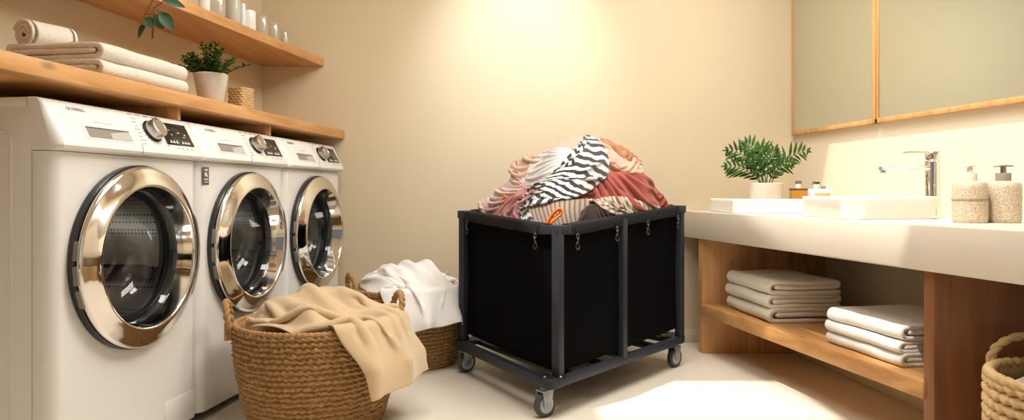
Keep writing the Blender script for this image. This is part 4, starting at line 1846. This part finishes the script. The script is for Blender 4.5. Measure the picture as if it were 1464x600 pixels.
def striped(name, c0, c1, n, along='u', wob=.02, wsc=5, duty=.5, rough=.9):
    m, t, bs = nt(name)
    bs.inputs['Roughness'].default_value = rough
    bs.inputs['Sheen Weight'].default_value = .3
    uvn = t.nodes.new('ShaderNodeUVMap')
    sp_ = t.nodes.new('ShaderNodeSeparateXYZ')
    t.links.new(uvn.outputs[0], sp_.inputs[0])
    nz = t.nodes.new('ShaderNodeTexNoise')
    nz.inputs['Scale'].default_value = wsc
    nz.inputs['Detail'].default_value = 2
    t.links.new(uvn.outputs[0], nz.inputs['Vector'])
    ma = t.nodes.new('ShaderNodeMath'); ma.operation = 'MULTIPLY_ADD'
    ma.inputs[1].default_value = wob
    t.links.new(nz.outputs['Fac'], ma.inputs[0])
    t.links.new(sp_.outputs['X' if along == 'u' else 'Y'], ma.inputs[2])
    mu = t.nodes.new('ShaderNodeMath'); mu.operation = 'MULTIPLY'
    mu.inputs[1].default_value = n
    t.links.new(ma.outputs[0], mu.inputs[0])
    frc = t.nodes.new('ShaderNodeMath'); frc.operation = 'FRACT'
    t.links.new(mu.outputs[0], frc.inputs[0])
    gt = t.nodes.new('ShaderNodeMath'); gt.operation = 'GREATER_THAN'
    gt.inputs[1].default_value = duty
    t.links.new(frc.outputs[0], gt.inputs[0])
    mx = t.nodes.new('ShaderNodeMixRGB')
    mx.inputs[1].default_value = (*c0, 1)
    mx.inputs[2].default_value = (*c1, 1)
    t.links.new(gt.outputs[0], mx.inputs[0])
    t.links.new(mx.outputs[0], bs.inputs['Base Color'])
    return m


F_card = fabric('dusty_beige_knit', (.54, .35, .265), .06, .2, 300, .4)
F_knit = fabric('white_knit', (.62, .59, .57), .10, .4, 160, 1.0, 60)
F_blush = fabric('blush_knit', (.68, .49, .46), .05, .2, 300, .4)
F_pink = fabric('rose_pink_jersey', (.62, .29, .30), .06, .2, 300, .4)
F_peach = fabric('peach_cotton', (.62, .40, .30), .05, .2, 300, .3)
F_tan = fabric('tan_lining', (.38, .17, .075), .12, .2, 300, .3)
F_rust = fabric('rust_fleece', (.38, .085, .062), .08, .25, 300, .4)
F_rustd = fabric('maroon_fleece', (.12, .018, .016), .08, .1, 300, .4)
F_brown = fabric('dark_brown_cotton', (.055, .032, .028), .1, .1, 300, .3)
F_taupe = striped('taupe_rib', (.40, .32, .25), (.17, .13, .10), 15, 'u', .02, 3, .62)
F_cream = striped('cream_stripe', (.62, .54, .43), (.24, .19, .14), 17, 'u', .03, 3, .62)
F_zebra = striped('black_white_stripe', (.012, .012, .014), (.60, .575, .56), 20, 'u', .07, 5, .48)
M_orange = mat('orange_plastic', (.85, .17, .02), .4)

def own_part(o, whole):
    o.parent = whole
    o.location = Vector(o.location) - Vector(whole.location)
    for k in ('label', 'category', 'group'):
        if k in o:
            del o[k]


# dusty beige cardigan lying over the whole heap, front and back
rows, uvs = [], []
NA_, NZ_ = 150, 46
for j in range(NZ_):
    t = j / (NZ_ - 1)
    ph = t * PI / 2
    row = []
    for i in range(NA_):
        a = 2 * PI * i / NA_
        ca, sa = math.cos(a), math.sin(a)
        s = 0
        for nx, ny, dd in _edges:
            q = (nx * ca + ny * sa) / dd
            if q > 0:
                s += q ** 5
        R0 = 1 / (1.02 * s ** .2)
        nv_ = noise.noise(Vector((ca * 2.2, sa * 2.2, t * 2.4)))
        fo = (.5 + .5 * math.cos(a * 9 + nv_ * 5 + t * 3)) ** .8
        k = 1 - .03 + (.030 * fo + .05 * nv_) * math.sin(PI * min(1, t * 1.0 + .1))
        rr = R0 * math.cos(ph) * k
        zz = PZ0 - .05 + (PZ1 - PZ0 + .04) * math.sin(ph) * (1 + .02 * nv_)
        row.append(Vector((PC.x + rr * ca, PC.y + rr * sa, zz)))
    rows.append(row)
b = MB(); b.grid(rows, closed_u=True)
b.f.append(tuple(len(b.v) - NA_ + i for i in range(NA_))); b.f.append(tuple(range(NA_))); b.m += [0, 0]
card = o = rebase(b.build('cardigan', F_card, angle=180))
tag(o, 'dusty beige cardigan spread under the other clothes at the left of the heap', 'garment', 'clothes heaped in the laundry cart')

o = garment('sleeve', [[(325, 175), (420, 160), (500, 140), (590, 105), (690, 55)], [(335, 240), (420, 215), (490, 190), (560, 160), (690, 90)], [(360, 320), (400, 310), (440, 250), (520, 180), (690, 120)]],
        F_card, 'dusty beige sleeve folded across the top left of the heap', base=.014, folds=2, amp=.008, seed=2)
own_part(o, card)
o = garment('sweater', [[(425, 205), (480, 150), (545, 125), (620, 140), (670, 175)], [(410, 260), (490, 215), (560, 190), (610, 185), (660, 195)], [(395, 320), (480, 305), (540, 285), (600, 250), (655, 210)]],
            F_knit, 'white speckled knit sweater bulging beside the striped top', base=.038, folds=1.0, amp=.012, warp=.25, seed=3, edge=.22, fine=.003)
o = garment('blush_jumper', [[(150, 385), (230, 345), (310, 300), (400, 268)], [(165, 425), (250, 385), (330, 335), (420, 300)], [(200, 460), (290, 415), (370, 360), (440, 330)]],
            F_blush, 'pale blush jumper with a sleeve running down to the left rail of the cart', base=.035, folds=1.6, amp=.014, warp=.3, seed=4, edge=.20)
o = garment('belt', [[(318, 185), (345, 250), (360, 310), (368, 345)], [(345, 170), (372, 240), (385, 300), (395, 335)], [(365, 180), (392, 245), (405, 300), (412, 320)]],
            F_card, 'narrow dusty beige band crossing over the blush sleeve', base=.046, folds=1.0, amp=.004, warp=.1, seed=6, nu=44, nv=18, edge=.25)
own_part(o, card)
o = garment('rose_shirt', [[(290, 395), (350, 345), (420, 315), (515, 295)], [(240, 430), (320, 400), (400, 355), (500, 335)], [(215, 460), (310, 455), (390, 420), (430, 385)], [(300, 500), (370, 505), (420, 515), (450, 500)]],
            F_pink, 'rose pink top bunched above the left rail of the cart', base=.065, folds=2.8, amp=.024, warp=.8, seed=7, rough=1.6, slack=(1.14, 1.30), edge=.14)
o = garment('hoodie', [[(640, 330), (730, 270), (800, 240), (890, 235), (975, 240)], [(640, 370), (760, 320), (850, 290), (960, 290), (1050, 310)], [(660, 400), (780, 370), (880, 340), (1000, 350), (1100, 360)], [(700, 430), (800, 410), (900, 400), (1020, 430), (1140, 430)]],
            F_rust, 'rust red hoodie crumpled at the right of the heap', base=.018, folds=3.4, amp=.034, warp=.9, seed=8, rough=1.8, slack=(1.16, 1.34), nu=90, nv=60, edge=.10)
o = garment('maroon_shirt', [[(600, 400), (640, 330), (700, 275), (770, 240)], [(640, 410), (690, 360), (730, 310), (790, 270)], [(720, 395), (740, 370), (760, 340), (800, 310)]],
            F_rustd, 'dark maroon cloth tucked between the striped top and the rust hoodie', base=.042, folds=1.7, amp=.012, warp=.5, seed=9, nu=50, nv=30)
o = garment('peach_shirt', [[(690, 50), (760, 65), (830, 105), (900, 130), (985, 170)], [(720, 110), (780, 130), (850, 165), (920, 190), (990, 205)], [(740, 170), (800, 200), (860, 235), (920, 250), (980, 255)]],
            F_peach, 'peach shirt folded over the top right of the heap', base=.030, folds=2.6, amp=.026, warp=.8, seed=10, rough=1.6, edge=.12)
o = garment('tan_jacket', [[(765, 85), (790, 68), (830, 95), (880, 100), (930, 130), (965, 160)], [(775, 100), (810, 100), (850, 130), (890, 140), (935, 165), (970, 185)], [(785, 125), (825, 140), (860, 170), (900, 190), (940, 215), (960, 205)]],
            F_tan, 'tan brown lining with a wavy edge at the top right of the heap', base=.046, folds=3.2, amp=.022, warp=.9, across='u', seed=11, slack=(1.3, 1.1), rough=1.5, nu=60, nv=30, edge=.12)
o = garment('ribbed_knit', [[(425, 400), (500, 385), (590, 385), (690, 370)], [(430, 440), (500, 420), (580, 415), (690, 400)], [(450, 500), (520, 470), (590, 460), (680, 440)], [(470, 535), (540, 530), (600, 520), (680, 490)]],
            F_taupe, 'taupe ribbed knit lying low above the front corner of the cart', base=.060, folds=1.6, amp=.014, warp=.6, seed=12, ribs=0, edge=.10)
o = garment('brown_trousers', [[(640, 440), (690, 400), (760, 395), (860, 420)], [(610, 500), (690, 440), (780, 430), (890, 440)], [(600, 530), (700, 500), (790, 480), (900, 470)]],
            F_brown, 'dark brown garment lying against the front rail of the cart', base=.085, folds=1.8, amp=.016, warp=.5, seed=13)
o = garment('striped_shirt', [[(680, 385), (760, 360), (850, 360), (950, 385), (1045, 410)], [(720, 395), (800, 385), (880, 400), (960, 410), (1050, 430)], [(790, 420), (850, 430), (910, 445), (970, 450), (1040, 450)]],
            F_cream, 'cream and brown pinstriped shirt under the rust hoodie', base=.085, folds=1.3, amp=.012, warp=.4, seed=14)
# black and white striped top: an S-shaped run from the crest to the front corner
_cl = [((640, 150), (700, 60)), ((610, 215), (775, 120)), ((560, 255), (790, 235)), ((515, 290), (720, 310)), ((470, 320), (630, 365)), ((405, 330), (540, 395)), ((375, 385), (440, 395)), ((395, 440), (440, 425)), ((430, 520), (500, 515))]
ctrl = [[], [], []]
for (a, c) in _cl:
    ctrl[0].append(a)
    ctrl[1].append(((a[0] + c[0]) / 2, (a[1] + c[1]) / 2))
    ctrl[2].append(c)
o = garment('striped_blouse', ctrl, F_zebra, 'black and white striped top winding down the middle of the heap', base=.075, folds=2.2, amp=.020, warp=.7, seed=15, rough=1.5, nu=150, nv=40, edge=.09)
# orange plastic clip hooks poking out
def loop_px(pts, rpx, label, name, dy=-.03):
    q = []
    for (x, y) in pts:
        p = zc((x, y))
        Y = pile_hit(p[0], p[1]) + dy
        q.append(P(p[0], p[1], Y))
    ys = sum(v.y for v in q) / len(q)
    q = [Vector((v.x, ys + (v.y - ys) * .3, v.z)) for v in q]
    pp = [crm(q, k / 40) for k in range(41)]
    b = MB(); b.tube(pp, rpx / F * ys / 3.53, 10, flat=.55)
    o = rebase(b.build(name, M_orange, angle=180))
    tag(o, label, 'clip', 'orange clips among the clothes')


loop_px([(520, 520), (505, 490), (520, 460), (545, 430), (568, 420), (572, 440), (545, 465), (525, 480), (515, 505)], 14, 'orange looped clip standing at the front corner of the cart', 'orange_clip', -.075)
loop_px([(285, 350), (300, 365), (290, 385), (300, 395)], 9, 'small orange clip poking out beside the blush jumper', 'orange_clip', -.05)

def cloth_obj(name, X, material, thick=.005, sub=1):
    nv, nu = X.shape[:2]
    b = MB(); b.grid([[Vector(X[j, i]) for i in range(nu)] for j in range(nv)])
    o = b.build(name, material, angle=180)
    so = o.modifiers.new('thick', 'SOLIDIFY'); so.thickness = thick; so.offset = 1
    ss = o.modifiers.new('smooth', 'SUBSURF'); ss.levels = sub; ss.render_levels = sub
    return rebase(o)


def basket_collider(cx_, cy_, rad, h, mound, plane=None, m_r=.016, gap=.010, contain=None, flare=.18):
    hs = np.linspace(0, h, 40)
    rs = np.array([rad(z) for z in hs])

    def col(Q):
        x, y, z = Q[..., 0] - cx_, Q[..., 1] - cy_, Q[..., 2]
        r_ = np.sqrt(x * x + y * y) + 1e-9
        R = np.interp(z, hs, rs)
        Rt = rad(h)
        hit = np.zeros(z.shape, bool)
        # rim roll
        dr, dz = r_ - (Rt - .004), z - (h + .004)
        dd = np.sqrt(dr * dr + dz * dz) + 1e-9
        mm = m_r + gap
        k = dd < mm
        r2 = np.where(k, (Rt - .004) + dr / dd * mm, r_)
        z2 = np.where(k, (h + .004) + dz / dd * mm, z)
        hit |= k
        # outside wall
        an = np.arctan2(y, x)
        dep = np.maximum(h - z2, 0)
        R = np.interp(z2, hs, rs) + .012 + gap + flare * dep + np.minimum(dep * .30, .034) * (1 + np.sin(an * 15 + 1.0))
        k = (z2 < h) & (r2 > Rt - .004) & (r2 < R)
        r2 = np.where(k, R, r2); hit |= k
        # inside wall
        Ri = np.interp(z2, hs, rs) - .030
        k = (z2 < h) & (r2 <= Rt - .004) & (r2 > Ri)
        r2 = np.where(k, Ri, r2); hit |= k
        # filling inside
        mz = mound(x, y, r2)
        k = (r2 < Rt - .012) & (z2 < mz)
        z2 = np.where(k, mz, z2); hit |= k
        if contain is not None:
            k = contain & (r2 > Rt - .038)
            r2 = np.where(k, Rt - .038, r2)
        k = z2 < .008
        z2 = np.where(k, .008, z2); hit |= k
        f = r2 / r_
        Q = np.stack([cx_ + x * f, cy_ + y * f, z2], -1)
        if plane is not None:
            n_, d_ = plane
            s_ = Q[..., 0] * n_[0] + Q[..., 1] * n_[1] - d_
            k = s_ < 0
            Q[..., 0] -= np.where(k, s_, 0) * n_[0]
            Q[..., 1] -= np.where(k, s_, 0) * n_[1]
            hit |= k
        return Q, hit
    return col


def rim_drape(bk, rad, h, ang, Lin, Lout, width, wscale, top, mseed, nu, nv, stretch, steps, wr=.05, lift=.10, mfun=None):
    """one end of the cloth is heaped inside the basket, the other hangs out over the rim towards ang"""
    du = Vector((math.cos(ang), math.sin(ang)))
    dvv = Vector((-du.y, du.x))
    size_u = (Lin + Lout) * stretch
    size_v = width * stretch * 1.05
    Rt = rad(h)

    def init(s, t):
        u = -Lin + (Lin + Lout) * s
        v = (t - .5) * width * (1 if u < 0 else 1 - (1 - wscale) * sst(u / Lout * 1.3))
        if u < .0:                               # keep the heaped end within the round opening
            lim = math.sqrt(max(0, (Rt * .84) ** 2 - u * u))
            v = v * min(1, lim / (width / 2))
        z = top + lift + wr * noise.noise(Vector((s * 5 + mseed, t * 5, mseed))) + .5 * wr * noise.noise(Vector((s * 11, t * 11, mseed + 4)))
        p = Vector(bk) + du * u + dvv * v
        return (p.x, p.y, z)

    return size_u, size_v, init


def mound_fn(seed, z0, z1, R, bumps, ridges=None):
    def f(x, y, r_):
        q = np.clip(1 - (r_ / R) ** 2, 0, 1)
        z = z0 + (z1 - z0) * q ** .8
        for (bx, by, bw, bh) in bumps:
            z = z + bh * np.exp(-((x - bx) ** 2 + (y - by) ** 2) / (2 * bw * bw))
        if ridges is not None:
            ang, wl, am, wob = ridges
            u = x * math.cos(ang) + y * math.sin(ang)
            v = -x * math.sin(ang) + y * math.cos(ang)
            z = z + am * np.cos(2 * PI * (v / wl + wob * np.sin(9 * u + 6 * v))) * np.clip(1.3 - r_ / R, 0, 1)
        return z
    return f


F_blank = fabric('beige_fleece', (.62, .455, .27), .05, .5, 240, .5)
F_sheet = fabric('white_cotton', (.86, .84, .81), .02, .2, 500, .15)
wn = Vector((WC, -math.sin(WTH)))               # washer fronts face this way
wplane = ((wn.x, wn.y), wn.x * (-WA) + .03)

# beige blanket in the front basket
def hang(nu, Lin, Lout, a, wout, stretch_out):
    """per-column rest factors: full slack in the heap, near-flat in the part that hangs out"""
    q = np.array([sst((-Lin + (Lin + Lout) * i / (nu - 1) - a) / .12) for i in range(nu)])
    return 1 - (1 - stretch_out) * q, 1 - (1 - wout) * q


def cont_mask(nu, nv, Lin, Lout, a):
    m = np.zeros((nv, nu), bool)
    m[:, [i for i in range(nu) if -Lin + (Lin + Lout) * i / (nu - 1) < a]] = True
    return m


m1 = mound_fn(1, .335, .415, .27, ((-.06, .05, .07, .06), (.10, .07, .06, .05), (-.17, -.05, .05, .03), (.02, -.13, .05, .035), (-.02, .16, .05, .03)), (math.radians(-30), .135, .026, .30))
nu_, nv_ = 78, 60
su, sv, ini = rim_drape(BK1, rad1, .366, math.radians(-16), .25, .40, .55, .56, .47, 3, nu_, nv_, 1.36, 0, wr=.11, lift=.07)
fu, fv = hang(nu_, .25, .40, .16, .60, .78)
X = drape(nu_, nv_, su, sv, ini, basket_collider(*BK1, rad1, .366, m1, wplane, contain=cont_mask(nu_, nv_, .25, .40, .15)), 120, iters=16, fric=.1, grip=.45, fu=fu, fv=fv, bend=.30)
o = cloth_obj('blanket', X, F_blank, .006)
tag(o, 'soft beige blanket heaped in the woven basket and hanging over its rim', 'blanket')

# white sheets in the rear basket
m2 = mound_fn(2, .345, .45, .27, ((-.05, .04, .06, .04), (.10, .02, .05, .05), (-.14, -.02, .05, .02), (.02, -.10, .05, .03)), (math.radians(-40), .11, .022, .40))
su, sv, ini = rim_drape(BK2, rad2, .372, math.radians(-60), .25, .35, .52, .54, .51, 11, nu_, nv_, 1.48, 0, wr=.15, lift=.07)
fu, fv = hang(nu_, .25, .35, .16, .56, .80)
X = drape(nu_, nv_, su, sv, ini, basket_collider(*BK2, rad2, .372, m2, contain=cont_mask(nu_, nv_, .25, .35, .15)), 120, iters=16, fric=.1, grip=.45, fu=fu, fv=fv, bend=.16)
o = cloth_obj('white_sheet', X, F_sheet, .003)
tag(o, 'crumpled white sheet heaped in the rear woven basket, one corner hanging out', 'sheet')

# folded cloth lying in the chunky basket
m3 = mound_fn(3, .31, .358, .2, ((.02, .05, .06, .02),))
su, sv, ini = rim_drape(BK3, rad3, .362, 1.0, .17, .17, .32, 1.0, .41, 21, 40, 40, 1.25, 0)
cont = np.ones((36, 36), bool)
X = drape(36, 36, su, sv, ini, basket_collider(*BK3, rad3, .362, m3, contain=cont), 120, iters=10)
o = cloth_obj('folded_cloth', X, fabric('grey_linen', (.50, .46, .41), .05), .005)
tag(o, 'pale grey cloth lying inside the chunky woven basket', 'cloth')
